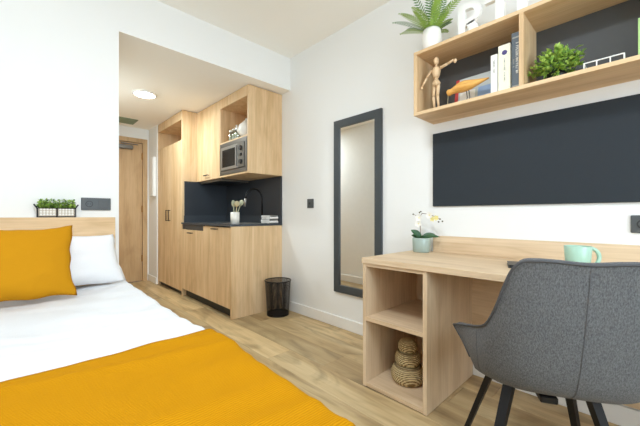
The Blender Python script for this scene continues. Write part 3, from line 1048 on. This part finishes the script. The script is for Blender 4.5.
# --- fern on the shelf top
def fern():
    o = Vector((1.885, .952, TZ))
    t = thing('potted_fern', 'bushy green fern in a white pot on top of the shelf', 'plant', o)
    MB().lathe([(0, 0), (.040, 0), (.052, .02), (.060, .075), (.055, .128), (.048, .138), (.045, .134), (.050, .09), (.046, .030), (0, .022)], o, 28).build('pot', 'pot_white', t, smooth=True)
    MB().lathe([(0, .118), (.046, .118), (0, .126)], o, 20).build('soil', 'soil', t)
    R_ = random.Random(11)
    specs = []
    for k in range(27):
        az = 2 * PI * k / 27 + R_.uniform(-.12, .12)
        specs.append((az, R_.uniform(.30, 1.0), R_.uniform(.19, .25)))
    for k in range(7):
        specs.append((R_.uniform(0, 2 * PI), R_.uniform(1.05, 1.4), R_.uniform(.17, .22)))
    for q, (az, el, L) in enumerate(specs):
        b = MB()
        hd_ = Vector((math.cos(az), math.sin(az), 0))
        base = o + Vector((0, 0, .128)) + hd_ * .018
        side = Vector((-math.sin(az), math.cos(az), 0))
        if hd_.x > .2:
            L *= max(.5, 1 - .5 * hd_.x)      # fronds towards the wall are short
        if hd_.y < -.3 and el < 1.0:
            el = R_.uniform(.6, 1.1); L = min(L, .22 if hd_.x < -.15 else .12)           # fronds towards the letters stand up
        n = 15
        pts = []
        for i in range(n + 1):
            s_ = i / n
            e_ = el - .55 * s_ * s_ * (1.2 - el * .5)
            if i == 0:
                pts.append(base)
            else:
                pts.append(pts[-1] + (hd_ * math.cos(e_) + Vector((0, 0, 1)) * math.sin(e_)) * (L / n))
        b.tube(pts, [.0016 - .001 * i / n for i in range(n + 1)], 4)
        for i in range(1, n + 1):
            s_ = i / n
            d = (pts[i] - pts[i - 1]).normalized()
            ll = .034 * math.sin(PI * min(.96, .15 + .83 * s_)) + .006
            for sg in (-1, 1):
                dd = side * sg + d * .75
                b.leaf(pts[i], dd, side.cross(d) * 1.0, ll, .0085, .15, 2, .1)
        b.build('frond', 'leaf_fern' if q % 3 else 'leaf_fern_dark', t)
fern()

# --- white letters on the shelf top
def letter_R():
    x0, y1, z0 = 1.885, .787, TZ    # y1: left side seen from the room
    Wd, H, D, st = .128, .205, .028, .040
    b = MB()
    to3 = lambda a, c, d: (x0 + d, y1 - a, z0 + c)
    b.prism([(0, 0), (st, 0), (st, H), (0, H)], to3, D)
    # bowl
    out, inn = [], []
    zc, ro, ri = H * .69, H * .31, H * .31 - .036
    cx = Wd - ro
    pts_o = [(st, H)] + [(cx + ro * math.cos(PI / 2 - PI * k / 14), zc + ro * math.sin(PI / 2 - PI * k / 14)) for k in range(15)] + [(st, zc - ro)]
    pts_i = [(st, zc + ri)] + [(cx + ri * math.cos(PI / 2 - PI * k / 14), zc + ri * math.sin(PI / 2 - PI * k / 14)) for k in range(15)] + [(st, zc - ri)]
    for k in range(len(pts_o) - 1):
        b.prism([pts_o[k], pts_i[k], pts_i[k + 1], pts_o[k + 1]], to3, D)
    b.prism([(cx - .018, zc - ro + .006), (Wd - .046, 0), (Wd, 0), (cx + .028, zc - ro + .016)], to3, D)
    tag(b.build('letter_decoration', 'white_lacquer', origin=(x0 + D / 2, y1 - Wd / 2, z0)), 'white standing block letter R next to the fern', 'letter')
def letter_T():
    x0, y1, z0 = 1.885, .640, TZ
    Wd, H, D = .150, .205, .028
    to3 = lambda a, c, d: (x0 + d, y1 - a, z0 + c)
    b = MB()
    b.prism([(.055, 0), (.097, 0), (.097, H - .055), (.150, H - .055), (.150, H), (0, H), (0, H - .055), (.055, H - .055)], to3, D)
    tag(b.build('letter_decoration', 'white_lacquer', origin=(x0 + D / 2, y1 - Wd / 2, z0)), 'white standing block letter T over the upright books', 'letter')
def letter_I():
    x0, y1, z0 = 1.885, .482, TZ
    b = MB().box(x0, x0 + .028, y1 - .045, y1, z0, z0 + .205, .001)
    tag(b.build('letter_decoration', 'white_lacquer', origin=(x0 + .014, y1 - .022, z0)), 'white straight letter bar above the shelf upright', 'letter')
letter_R(); letter_T(); letter_I()

# --- bushy plant in the second compartment
def bush():
    o = Vector((1.905, .315, SZ))
    t = thing('potted_bush', 'bright green leafy plant in a dark pot inside the shelf', 'plant', o)
    MB().lathe([(0, 0), (.036, 0), (.044, .048), (.040, .048), (.034, .006), (0, .006)], o, 24).build('pot', 'black_plastic', t, smooth=True)
    R_ = random.Random(21)
    layers = {'leaf_bright': MB(), 'leaf_mid': MB(), 'leaf_dark': MB()}
    stems = MB()
    for k in range(95):
        az = R_.uniform(0, 2 * PI)
        ph = R_.uniform(-.45, 1.0)
        rad = .098
        dirv = Vector((math.cos(az) * math.cos(ph * PI / 2) * .75, math.sin(az) * math.cos(ph * PI / 2) * 1.12, math.sin(ph * PI / 2) * 1.02))
        tip = o + Vector((0, 0, .070)) + dirv * rad * R_.uniform(.65, 1.08)
        tip.z = max(tip.z, SZ + .02)
        tip.x = min(tip.x, XR - .035)
        st = o + Vector((R_.uniform(-.02, .02), R_.uniform(-.02, .02), .05))
        stems.tube([st, (st + tip) / 2 + Vector((0, 0, .008)), tip], .0013, 4)
        for i in range(15):
            q = tip.lerp(st, R_.uniform(0, .42)) + Vector((R_.uniform(-.006, .006),) * 3)
            d = (dirv.normalized() + Vector((R_.uniform(-1, 1), R_.uniform(-1, 1), R_.uniform(-.5, 1)))).normalized()
            nm = R_.choice(('leaf_bright', 'leaf_bright', 'leaf_bright', 'leaf_mid', 'leaf_mid'))
            layers[nm].leaf(q, d, Vector((R_.uniform(-.4, .4), R_.uniform(-.4, .4), 1)), R_.uniform(.016, .026), R_.uniform(.012, .017), .1, 2, .2)
    stems.build('stems', 'leaf_dark', t)
    for nm, b in layers.items():
        tag(b.build('foliage', nm, t), kind='stuff')
bush()

# --- low wire tray and a green book at the far right
t = thing('wire_tray', 'small white wire tray lying on the shelf beside the leafy plant', 'tray', (1.88, .135, SZ))
for z, nm in ((SZ + .003, 'lower_rim'), (SZ + .030, 'upper_rim')):
    b = MB()
    c4 = [(1.835, .075, z), (1.835, .205, z), (1.925, .205, z), (1.925, .075, z)]
    for k in range(4):
        b.tube([c4[k], c4[(k + 1) % 4]], .0028, 6)
    b.build(nm, 'white_lacquer', t)
for (xx, yy) in ((1.835, .075), (1.835, .205), (1.925, .205), (1.925, .075), (1.835, .118), (1.835, .162)):
    MB().tube([(xx, yy, SZ + .003), (xx, yy, SZ + .030)], .0024, 6).build('wire', 'white_lacquer', t)
for yy in (.10, .14, .18):
    MB().tube([(1.835, yy, SZ + .003), (1.925, yy, SZ + .003)], .002, 6).build('wire', 'white_lacquer', t)
bk = book('pale green book standing alone beyond the wire tray', 1.84, .006, .034, SZ, .16, .15, 'cover_green')

# ------------------------------------------------------------------ desk
DXF = 1.468
DY1 = 1.170
DYD = .767
DY0 = -.62
t = thing('desk', 'oak desk with open side cubbies and a rear upstand', 'desk', (1.77, .27, 0))
MB().box(DXF - .008, XR - .002, DY0, DY1 + .004, .722, .752, .0012).build('desktop', 'desk_oak_y', t)
XB = XR - .020
MB().box(DXF, XB, DY1 - .022, DY1, 0.002, .7215, .001).build('side_panel', 'desk_oak_z', t)
MB().box(DXF, XB, DYD, DYD + .022, 0.002, .7215, .001).build('side_panel', 'desk_oak_z', t)
MB().box(DXF, XB, DY0 + .002, DY0 + .024, 0.002, .7215, .001).build('side_panel', 'desk_oak_z', t)
MB().box(DXF + .002, XB, DYD + .022, DY1 - .022, .703, .7215, .0008).build('top_rail', 'desk_oak_y', t)
MB().box(DXF + .002, XB, DYD + .022, DY1 - .022, .386, .408, .001).build('shelf', 'desk_oak_y', t)
MB().box(DXF + .002, XB, DYD + .022, DY1 - .022, .004, .026, .001).build('bottom_board', 'desk_oak_y', t)
MB().box(XB - .012, XB, DYD + .022, DY1 - .022, .026, .703).build('back_panel', 'desk_oak_z', t)
MB().box(XB - .016, XB, DY0 + .024, DYD, .115, .7215).build('modesty_panel', 'desk_oak_y', t)
MB().box(XR - .021, XR - .002, DY0, 1.03, .7525, .862, .001).build('upstand', 'desk_oak_y', t)
DZT = .7525

# baskets in the lower cubby
def basket(label, c, prof, coils, lid=True):
    t = thing('woven_basket', label, 'basket', c, group='nested seagrass baskets in the cubby')
    H = prof[-1][1]
    b = MB()
    P = []
    n = coils * 6
    for i in range(n + 1):
        z = H * i / n
        for (r0, z0), (r1, z1) in zip(prof, prof[1:]):
            if z0 - 1e-9 <= z <= z1 + 1e-9:
                f = (z - z0) / max(1e-9, z1 - z0)
                r = r0 + (r1 - r0) * f
        r += .0032 * abs(math.sin(PI * coils * i / n))
        P.append((r, z))
    P = [(0, 0)] + P + [(0, H + .003)]
    b.lathe(P, c, 40)
    b.build('woven_body', 'seagrass', t, smooth=True)
    return t
bc = (1.655, .985, .0275)
K = 1.07
sc_ = lambda pr: [(r * K, z * K) for r, z in pr]
bt = basket('largest round seagrass basket, bottom of the stack in the desk cubby', bc, sc_([(.066, 0), (.084, .022), (.088, .050), (.078, .080), (.066, .092)]), 8)
ring(bc[0], bc[1], bc[2] + .090 * K, .068 * K, .005, 32).build('rim', 'seagrass_dark', bt, smooth=True)
b2 = (bc[0], bc[1], bc[2] + .0965 * K)
bt = basket('middle-sized seagrass basket between the largest and the smallest one', b2, sc_([(.054, 0), (.064, .014), (.066, .034), (.059, .058), (.050, .068)]), 6)
ring(b2[0], b2[1], b2[2] + .066 * K, .051 * K, .0045, 32).build('rim', 'seagrass_dark', bt, smooth=True)
b3 = (bc[0], bc[1], b2[2] + .0725 * K)
bt = basket('smallest round seagrass basket topping the stack', b3, sc_([(.042, 0), (.049, .012), (.050, .028), (.044, .046), (.030, .060)]), 5)

# orchid
def orchid():
    o = Vector((1.985, 1.076, DZT))
    t = thing('potted_orchid', 'small white orchid in a pale green pot on the desk corner', 'plant', o)
    MB().lathe([(0, 0), (.052, 0), (.057, .006), (.060, .092), (.057, .097), (.054, .092), (.051, .008), (0, .008)], o, 30).build('pot', 'pot_mint', t, smooth=True)
    MB().lathe([(0, .082), (.053, .080), (0, .088)], o, 20).build('soil', 'orchid_leaf', t)
    for az, L, W, el, dr in ((math.radians(140), .125, .042, .95, .32), (math.radians(120), .085, .042, .70, .35), (math.radians(-58), .120, .036, .75, .40), (math.radians(-75), .135, .034, .50, .35), (math.radians(225), .07, .036, .6, .4)):
        d = Vector((math.cos(az) * math.cos(el), math.sin(az) * math.cos(el), math.sin(el)))
        MB().leaf(o + Vector((0, 0, .088)), d, (-1.0, -.5, .9), L, W, dr, 7, .3).build('leaf', 'orchid_leaf', t, smooth=True)
    st = [o + Vector(p) for p in ((0, .005, .08), (.0, .008, .16), (-.002, .010, .235), (-.002, -.005, .262), (-.004, -.045, .258), (-.006, -.085, .246), (-.006, -.130, .226))]
    MB().tube(st, [.0024] * 4 + [.0017] * 3, 6).build('stem', 'orchid_stem', t, smooth=True)
    MB().tube([o + Vector((0, .008, .21)), o + Vector((0, .03, .240)), o + Vector((0, .058, .256))], .0015, 6).build('stem', 'orchid_stem', t, smooth=True)
    def flower(p, s, m_, tilt):
        p = o + Vector(p)
        b = MB()
        for k in range(5):
            a = 2 * PI * k / 5 + tilt
            d = Vector((-.25, math.cos(a), math.sin(a)))
            b.leaf(p, d, (-1, 0, 0), s, s * .85, .02, 3, .25)
        f = b.build('flower', m_, t, smooth=True)
        MB().ball(p + Vector((-.004, 0, 0)), .0045, 8, 6).build('flower_centre', 'petal_yellow', f, smooth=True)
    flower((-.008, .012, .232), .030, 'petal_white', .3)
    flower((-.008, .016, .192), .028, 'petal_white', .9)
    flower((-.010, -.064, .250), .026, 'petal_white', .1)
    flower((-.010, -.086, .226), .020, 'petal_yellow', .5)
    flower((-.010, -.112, .232), .020, 'petal_yellow', 1.1)
    for p in ((-.006, -.134, .224), (-.006, -.150, .210), (-.008, -.125, .206), (0, .062, .256), (-.004, .002, .274), (-.004, .012, .268)):
        MB().ball(o + Vector(p), (.004, .006, .0055), 8, 6).build('bud', 'bud_dark', t, smooth=True)
orchid()

# mug
mx_, my_ = 1.80, .222
t = thing('mug', 'mint green mug on the desk behind the chair', 'mug', (mx_, my_, DZT + .0005))
MB().lathe([(0, 0), (.036, 0), (.040, .004), (.046, .05), (.050, .110), (.0485, .112), (.046, .110), (.042, .05), (.037, .008), (0, .007)], (mx_, my_, DZT + .0005), 36).build('cup', 'mug_mint', t, smooth=True)
hp = []
for k in range(11):
    a = PI / 2 - PI * k / 10
    hp.append((mx_ + .044 * .5 + .036 * math.cos(a) * .5, my_ - .044 * .86 - .036 * math.cos(a) * .86, DZT + .064 + .040 * math.sin(a)))
MB().tube(hp, .0080, 10).build('handle', 'mug_mint', t, smooth=True)

# closed black notebook behind the chair
t = thing('notebook', 'thin closed black notebook on the desk, mostly hidden by the chair', 'notebook', (1.81, .507, DZT + .0005), math.radians(18))
MB().box(-.15, 0, -.20, 0, 0, .0025, .0008).box(-.15, 0, -.20, 0, .0125, .015, .0008).build('cover', 'black_plastic', t, local=True)
MB().box(-.146, -.004, -.196, -.004, .0026, .0124).build('pages', 'socket_dark', t, local=True)

# ------------------------------------------------------------------ chair
CO = Vector((1.372, .243, 0))
CYAW = math.radians(27)
ch = thing('desk_chair', 'grey upholstered bucket chair with black splayed legs pulled up to the desk', 'chair', CO, CYAW)
TOP = [(0, (-.298, 0, .866)), (.18, (-.298, .075, .871)), (.28, (-.296, .125, .872)), (.36, (-.288, .160, .866)), (.43, (-.274, .182, .838)), (.50, (-.252, .198, .785)), (.57, (-.222, .214, .715)), (.63, (-.180, .232, .650)), (.69, (-.135, .247, .622)), (.79, (-.05, .270, .594)), (.90, (.02, .294, .572)), (1.0, (.085, .316, .550))]
MID = [(0, (-.252, 0, .63)), (.33, (-.240, .130, .63)), (.50, (-.208, .192, .60)), (.63, (-.155, .234, .555)), (.79, (-.06, .262, .52)), (1.0, (.055, .285, .50))]
LOW = [(0, (-.200, 0, .47)), (.33, (-.185, .120, .468)), (.50, (-.150, .182, .46)), (.63, (-.105, .222, .452)), (.79, (-.03, .248, .447)), (1.0, (.030, .262, .452))]
BOT = [(0, (-.105, 0, .410)), (.33, (-.098, .100, .408)), (.50, (-.075, .155, .406)), (.63, (-.04, .195, .405)), (.79, (0, .228, .405)), (1.0, (.02, .243, .408))]
def samp(tab, s):
    a = abs(s)
    for i in range(len(tab) - 1):
        s0, p0 = tab[i]; s1, p1 = tab[i + 1]
        if s0 <= a <= s1 + 1e-9:
            f = (a - s0) / (s1 - s0)
            pm = Vector(tab[i - 1][1]) if i > 0 else Vector((p1[0], -p1[1], p1[2]))
            pn = Vector(tab[i + 2][1]) if i + 2 < len(tab) else Vector(p1)
            sm = tab[i - 1][0] if i > 0 else -s1
            sn = tab[i + 2][0] if i + 2 < len(tab) else s1 + (s1 - s0)
            P0, P1 = Vector(p0), Vector(p1)
            h = s1 - s0
            m0 = (P1 - pm) / (s1 - sm) * h
            m1 = (pn - P0) / (sn - s0) * h
            if i + 2 >= len(tab): m1 = (P1 - P0)
            f2, f3 = f * f, f * f * f
            p = P0 * (2 * f3 - 3 * f2 + 1) + m0 * (f3 - 2 * f2 + f) + P1 * (-2 * f3 + 3 * f2) + m1 * (f3 - f2)
            if s < 0: p.y = -p.y
            return p
    p = Vector(tab[-1][1])
    if s < 0: p.y = -p.y
    return p
def cat4(p0, p1, p2, p3, t_):
    # smooth column through four levels
    knots = [p0, p1, p2, p3]
    u = t_ * 3
    i = min(2, int(u)); f = u - i
    a = knots[max(0, i - 1)]; b_ = knots[i]; c_ = knots[i + 1]; d_ = knots[min(3, i + 2)]
    return 0.5 * ((2 * b_) + (c_ - a) * f + (2 * a - 5 * b_ + 4 * c_ - d_) * f * f + (3 * b_ - a - 3 * c_ + d_) * f ** 3)
def shell_pt(s, t_):
    return cat4(samp(BOT, s), samp(LOW, s), samp(MID, s), samp(TOP, s), t_)
NS, NT = 64, 22
outer = [[shell_pt(-1 + 2 * i / NS, j / NT) for j in range(NT + 1)] for i in range(NS + 1)]
bmx = bmesh.new()
Vg = [[bmx.verts.new(p) for p in r_] for r_ in outer]
for i in range(NS):
    for j in range(NT):
        bmx.faces.new((Vg[i][j], Vg[i + 1][j], Vg[i + 1][j + 1], Vg[i][j + 1]))
bmesh.ops.recalc_face_normals(bmx, faces=list(bmx.faces))
bmx.normal_update()
cen = Vector((0, 0, .6))
mid_v = Vg[NS // 2][NT // 2]
if mid_v.normal.dot(mid_v.co - cen) < 0:
    bmesh.ops.reverse_faces(bmx, faces=list(bmx.faces))
    bmx.normal_update()
# inner skin, closed along the border
inn = [[bmx.verts.new(Vg[i][j].co - Vg[i][j].normal * (.036 if 0 < j < NT and 0 < i < NS else .026)) for j in range(NT + 1)] for i in range(NS + 1)]
for i in range(NS):
    for j in range(NT):
        bmx.faces.new((inn[i][j], inn[i][j + 1], inn[i + 1][j + 1], inn[i + 1][j]))
for i in range(NS):
    bmx.faces.new((Vg[i][NT], Vg[i + 1][NT], inn[i + 1][NT], inn[i][NT]))
    bmx.faces.new((Vg[i + 1][0], Vg[i][0], inn[i][0], inn[i + 1][0]))
for j in range(NT):
    bmx.faces.new((Vg[0][j], Vg[0][j + 1], inn[0][j + 1], inn[0][j]))
    bmx.faces.new((Vg[NS][j + 1], Vg[NS][j], inn[NS][j], inn[NS][j + 1]))
B_ = MB(); B_.bm.free(); B_.bm = bmx
auto_smooth(B_.build('shell', 'chair_grey', ch, local=True), 50)
# piping along the upper edge and down the arm fronts
pp = [shell_pt(-1, j / 10) for j in range(3, 10)] + [shell_pt(-1 + 2 * i / 90, 1.0) for i in range(91)] + [shell_pt(1, j / 10) for j in range(9, 2, -1)]
MB().tube(pp, .0042, 8).build('piping', 'piping_grey', ch, local=True, smooth=True)
for s in (0.0,):
    sm = [shell_pt(s, j / 24) + Vector((-.0006, 0, 0)) for j in range(1, 24)]
    MB().tube(sm, .0012, 6).build('back_seam', 'seam_grey', ch, local=True, smooth=True)
for s in (-.72, .72):
    sm = []
    for j in range(2, 23):
        p = shell_pt(s, j / 24); sm.append(p + Vector((0, .0006 if s > 0 else -.0006, 0)))
    MB().tube(sm, .0012, 6).build('side_seam', 'seam_grey', ch, local=True, smooth=True)
# seat cushion
rows = []
for i in range(25):
    a = 2 * PI * i / 24
rowsU = []
N1 = 18
sb = MB()
prof = [(0.0, .440), (.70, .440), (.93, .445), (1.0, .462), (.97, .484), (.85, .494), (.5, .497), (0, .497)]
def seat_r(a):
    # rounded square plan, a little longer to the front
    c_, s_ = math.cos(a), math.sin(a)
    r_ = (abs(c_ / .225) ** 3.2 + abs(s_ / .205) ** 3.2) ** (-1 / 3.2)
    return r_
rings_ = []
for r_, z in prof:
    if r_ == 0:
        rings_.append([sb.bm.verts.new((.065, 0, z))])
    else:
        rings_.append([sb.bm.verts.new((.065 + r_ * seat_r(2 * PI * k / 40) * math.cos(2 * PI * k / 40), r_ * seat_r(2 * PI * k / 40) * math.sin(2 * PI * k / 40), z)) for k in range(40)])
for a_, b_ in zip(rings_, rings_[1:]):
    for k in range(40):
        k2 = (k + 1) % 40
        if len(a_) == 1: sb.bm.faces.new((a_[0], b_[k2], b_[k]))
        elif len(b_) == 1: sb.bm.faces.new((a_[k], a_[k2], b_[0]))
        else: sb.bm.faces.new((a_[k], a_[k2], b_[k2], b_[k]))
sb.build('seat', 'chair_seat_grey', ch, local=True, smooth=True)
MB().box(-.09, .20, -.15, .15, .408, .438, .006).build('seat_pan', 'black_metal', ch, local=True)
MB().box(-.115, .145, .015, .065, .385, .407, .003).box(-.015, .035, -.095, .175, .384, .4065, .003).build('leg_bracket', 'black_metal', ch, local=True)
for sx, sy in ((1, 1), (1, -1), (-1, 1), (-1, -1)):
    top = Vector((.03 + sx * .105, .03 + sy * .115, .418)); foot = Vector((-.015 + sx * .23, .05 + sy * .222, 0.001))
    b = MB()
    d = (foot - top)
    ua = Vector((d.y, -d.x, 0)).normalized()
    va = d.cross(ua).normalized()
    for (p, s_) in ((top, .0175), (foot, .0115)):
        pass
    r0 = [top + ua * a + va * c_ for a, c_ in ((-.016, -.012), (.016, -.012), (.016, .012), (-.016, .012))]
    r1 = [Vector((q.x, q.y, .001)) for q in [foot + ua * a + va * c_ for a, c_ in ((-.010, -.009), (.010, -.009), (.010, .009), (-.010, .009))]]
    A = [b.bm.verts.new(q) for q in r0]; Bq = [b.bm.verts.new(q) for q in r1]
    for k in range(4):
        b.bm.faces.new((A[k], A[(k + 1) % 4], Bq[(k + 1) % 4], Bq[k]))
    b.bm.faces.new(A); b.bm.faces.new(list(reversed(Bq)))
    b.build('leg', 'black_metal', ch, local=True)
p = shell_pt(-.68, .42)
MB().box(p.x - .004, p.x + .004, p.y - .010, p.y - .001, p.z - .010, p.z + .012, .001).build('fabric_tag', 'black_plastic', ch, local=True)

# ------------------------------------------------------------------ bed
BX0, BX1 = -.90, .525
BY0, BY1 = .36, 2.56
bed = thing('bed', 'low bed with oak headboard against the white wall', 'bed', (-.2, 1.45, 0))
MB().box(BX0 - .01, .488, 2.562, YF - .001, .10, .988, .002).build('headboard', 'oak_along_x', bed)
MB().box(BX0 + .03, BX1 - .08, BY0 + .05, BY1, .06, .28, .006).build('base', 'oak_along_y', bed)
for xx in (BX0 + .1, BX1 - .1):
    for yy in (BY0 + .15, BY1 - .15):
        MB().lathe([(0, 0.001), (.022, 0.001), (.028, .0595), (0, .0595)], (xx, yy, 0), 16).build('leg', 'black_metal', bed)
MB().box(BX0 + .01, BX1 - .07, BY0 + .03, BY1, .2805, .515, .04, 4).build('mattress', 'sheet_white', bed, smooth=True)

def bed_h(x, y):
    """soft uneven top of the duvet"""
    p = Vector((x, y, 0))
    h = .010 * noise.noise(Vector((x * 2.3, y * 2.0, 1.7)))
    h += .006 * noise.noise(Vector((x * 5 + y * 2, y * 4.0 - x, 4.1)))
    h += .0030 * noise.noise(Vector((x * 13 + y * 6, y * 9 - x * 5, 9.3)))
    # soft creases running across the bed
    r_ = noise.noise(Vector((x * 1.2 + .4 * y, y * 7.0 + x * 1.6, 2.2)))
    h += .007 * max(0.0, 1 - abs(r_) * 4.0)
    return h
def bed_cover(name, m_, y0, y1, lift, drop, nx, ny, edge_wave=0.0, thick=.006, amp=1.0):
    """cloth laid over the bed: cross-section goes up one side, over the top and down the other"""
    x0, x1 = BX0 - .012 - lift * .6, BX1 + .022 + lift * .6
    zt = .538 + lift
    rr_ = .032
    cross = []
    nside = 6
    for i in range(nside):
        cross.append((x0, zt - rr_ - drop * (1 - i / nside), 'l'))
    for i in range(6):
        a = PI - PI / 2 * i / 6
        cross.append((x0 + rr_ + rr_ * math.cos(a), zt - rr_ + rr_ * math.sin(a), 'c'))
    for i in range(nx + 1):
        cross.append((x0 + rr_ + (x1 - x0 - 2 * rr_) * i / nx, zt, 't'))
    for i in range(1, 7):
        a = PI / 2 - PI / 2 * i / 6
        cross.append((x1 - rr_ + rr_ * math.cos(a), zt - rr_ + rr_ * math.sin(a), 'c'))
    for i in range(1, nside + 1):
        cross.append((x1, zt - rr_ - drop * i / nside, 'r'))
    P = []
    for j in range(ny + 1):
        fy_ = j / ny
        row_ = []
        for (cx, cz, tg) in cross:
            yy = y0 + (y1 - y0) * fy_
            if edge_wave and fy_ > .8:
                yy += (fy_ - .8) / .2 * edge_wave * noise.noise(Vector((cx * 3.0, 2.2, lift * 50)))
            hz = bed_h(cx, yy) * amp
            xx = cx
            side = .012 * noise.noise(Vector((yy * 4.5, cz * 2, 3.3 if cx > 0 else 8.8))) + .006 * noise.noise(Vector((yy * 11, cz * 3, 1.1)))
            if tg == 'r' or (tg == 'c' and cx > 0): xx += side * .8
            if tg == 'l' or (tg == 'c' and cx < 0): xx -= side
            if cx > .2: xx -= .055 * max(0.0, 1.1 - yy) * (cx - .2) / .36   # cover lies a little askew towards the foot
            row_.append(Vector((xx, yy, cz + (hz if tg in 'tc' else hz * .3))))
        P.append(row_)
    b = MB().grid(P)
    o = b.build(name, m_, origin=((x0 + x1) / 2, (y0 + y1) / 2, zt - rr_ - drop), smooth=True)
    md = o.modifiers.new('thickness', 'SOLIDIFY'); md.thickness = thick; md.offset = 1.0
    return o
o = bed_cover('duvet', 'sheet_white', .33, 2.535, 0, .20, 60, 90, 0, .007)
tag(o, 'smooth white duvet spread over the bed', 'duvet')
o = bed_cover('bed_throw', 'throw_mustard', .29, 1.180, .016, .26, 60, 60, .02, .007, 1.0)
tag(o, 'mustard yellow ribbed throw across the foot of the bed', 'throw')

def pillow(name, label, m_, w_, h_, th, loc, rot, group=None, pinch=.06, seed=1, wr=.006, taper=0.0, edge=0.0):
    n = 34
    b = MB()
    def pt(u, v, sgn):
        au, av = abs(u), abs(v)
        prof_ = max(0, (1 - au ** 2.6)) ** .55 * max(0, (1 - av ** 2.6)) ** .55
        x_ = u * w_ / 2 * (1 - pinch * (1 - av ** 2) * au ** 3) * (1 - taper * v)
        z_ = v * h_ / 2 * (1 - pinch * (1 - au ** 2) * av ** 3)
        x_ += edge * au ** 4 * noise.noise(Vector((seed * 2.0 + (5 if u > 0 else 0), v * 3.2, .5)))
        z_ += edge * av ** 4 * noise.noise(Vector((u * 3.0, seed + (7 if v > 0 else 0), 3.5)))
        k = noise.noise(Vector((u * 2.2 + seed, v * 2.2, sgn * 3.0))) * wr + noise.noise(Vector((u * 6 + seed, v * 4, sgn * 5.0))) * wr * .4
        y_ = sgn * (th / 2 * prof_ + k * prof_)
        return Vector((x_, y_, z_))
    grids = {}
    for sgn in (-1, 1):
        G = []
        for i in range(n + 1):
            rowv = []
            for j in range(n + 1):
                u, v = -1 + 2 * i / n, -1 + 2 * j / n
                if sgn == 1 and (i in (0, n) or j in (0, n)):
                    rowv.append(grids[-1][i][j])
                else:
                    rowv.append(b.bm.verts.new(pt(u, v, sgn)))
            G.append(rowv)
        grids[sgn] = G
        for i in range(n):
            for j in range(n):
                b.bm.faces.new((G[i][j], G[i + 1][j], G[i + 1][j + 1], G[i][j + 1]))
    M = Matrix.Rotation(rot[2], 3, 'Z') @ Matrix.Rotation(rot[0], 3, 'X') @ Matrix.Rotation(rot[1], 3, 'Y')
    for v in b.bm.verts:
        v.co = M @ v.co
    o = b.build(name, m_, local=True, smooth=True)
    o.location = loc
    tag(o, label, 'pillow', group)
    return o
pillow('bed_pillow', 'plump white pillow standing against the oak headboard', 'pillow_white', .70, .32, .17, (.145, 2.455, .718), (math.radians(-14), 0, 0), pinch=.05, seed=3, taper=.09, edge=.007)
pillow('cushion', 'square mustard yellow cushion leaning on the white pillow', 'cushion_mustard', .47, .400, .15, (-.005, 2.235, .752), (math.radians(-21), 0, math.radians(2)), pinch=.07, seed=9, wr=.010, edge=.010)

# planters on the headboard ledge
px0, px1 = .085, .270
t = thing('planter_pair', 'pair of small green plants in pale boxes within a dark wire rack on the headboard', 'planter', ((px0 + px1) / 2, 2.596, .9885))
hz = .9885
pm_ = (px0 + px1) / 2
R_ = random.Random(4)
b = MB()
for z in (hz + .003, hz + .058):
    q = [(px0, 2.568, z), (px1, 2.568, z), (px1, 2.622, z), (px0, 2.622, z)]
    for k in range(4):
        b.tube([q[k], q[(k + 1) % 4]], .0022, 6)
for xx in (px0, pm_, px1):
    b.tube([(xx, 2.567, hz + .001), (xx, 2.567, hz + .058)], .0024, 6)
    b.tube([(xx, 2.623, hz + .001), (xx, 2.623, hz + .058)], .0024, 6)
for xx, sg in ((px0, -1), (px1, 1)):
    b.tube([(xx, 2.595, hz + .055), (xx + sg * .016, 2.595, hz + .082)], .004, 6)
b.build('wire_rack', 'black_metal', t)
for a0, a1 in ((px0 + .006, pm_ - .004), (pm_ + .004, px1 - .006)):
    bxo = MB().box(a0, a1, 2.572, 2.618, hz + .006, hz + .055, .002).build('box', 'planter_box', t)
    # raised diagonal lattice on the box front
    lt = MB()
    nL = 5
    wd = (a1 - a0 - .006) / nL
    for k in range(nL):
        for r_ in range(3):
            xx = a0 + .003 + wd * (k + .5); zz = hz + .012 + .0150 * r_ + .007
            lt.obox((xx, 2.5712, zz), (.010, .0012, .010), Matrix.Rotation(PI / 4, 3, 'Y'))
    lt.build('lattice', 'paper_white', bxo)
    layers = {'leaf_bright': MB(), 'leaf_mid': MB(), 'leaf_dark': MB()}
    for k in range(560):
        q = Vector((R_.uniform(a0 - .004, a1 + .004), R_.uniform(2.572, 2.614), hz + .055 + abs(R_.gauss(0, .026))))
        q.z = min(q.z, hz + .108)
        d = Vector((R_.uniform(-1, 1), R_.uniform(-1, .6), R_.uniform(-.1, 1)))
        layers[R_.choice(('leaf_bright', 'leaf_bright', 'leaf_mid', 'leaf_mid', 'leaf_dark'))].leaf(q, d, Vector((R_.uniform(-.5, .5), R_.uniform(-.5, .5), 1)), R_.uniform(.010, .017), R_.uniform(.007, .011), .1, 2, .2)
    for nm, bb in layers.items():
        tag(bb.build('foliage', nm, t), kind='stuff')
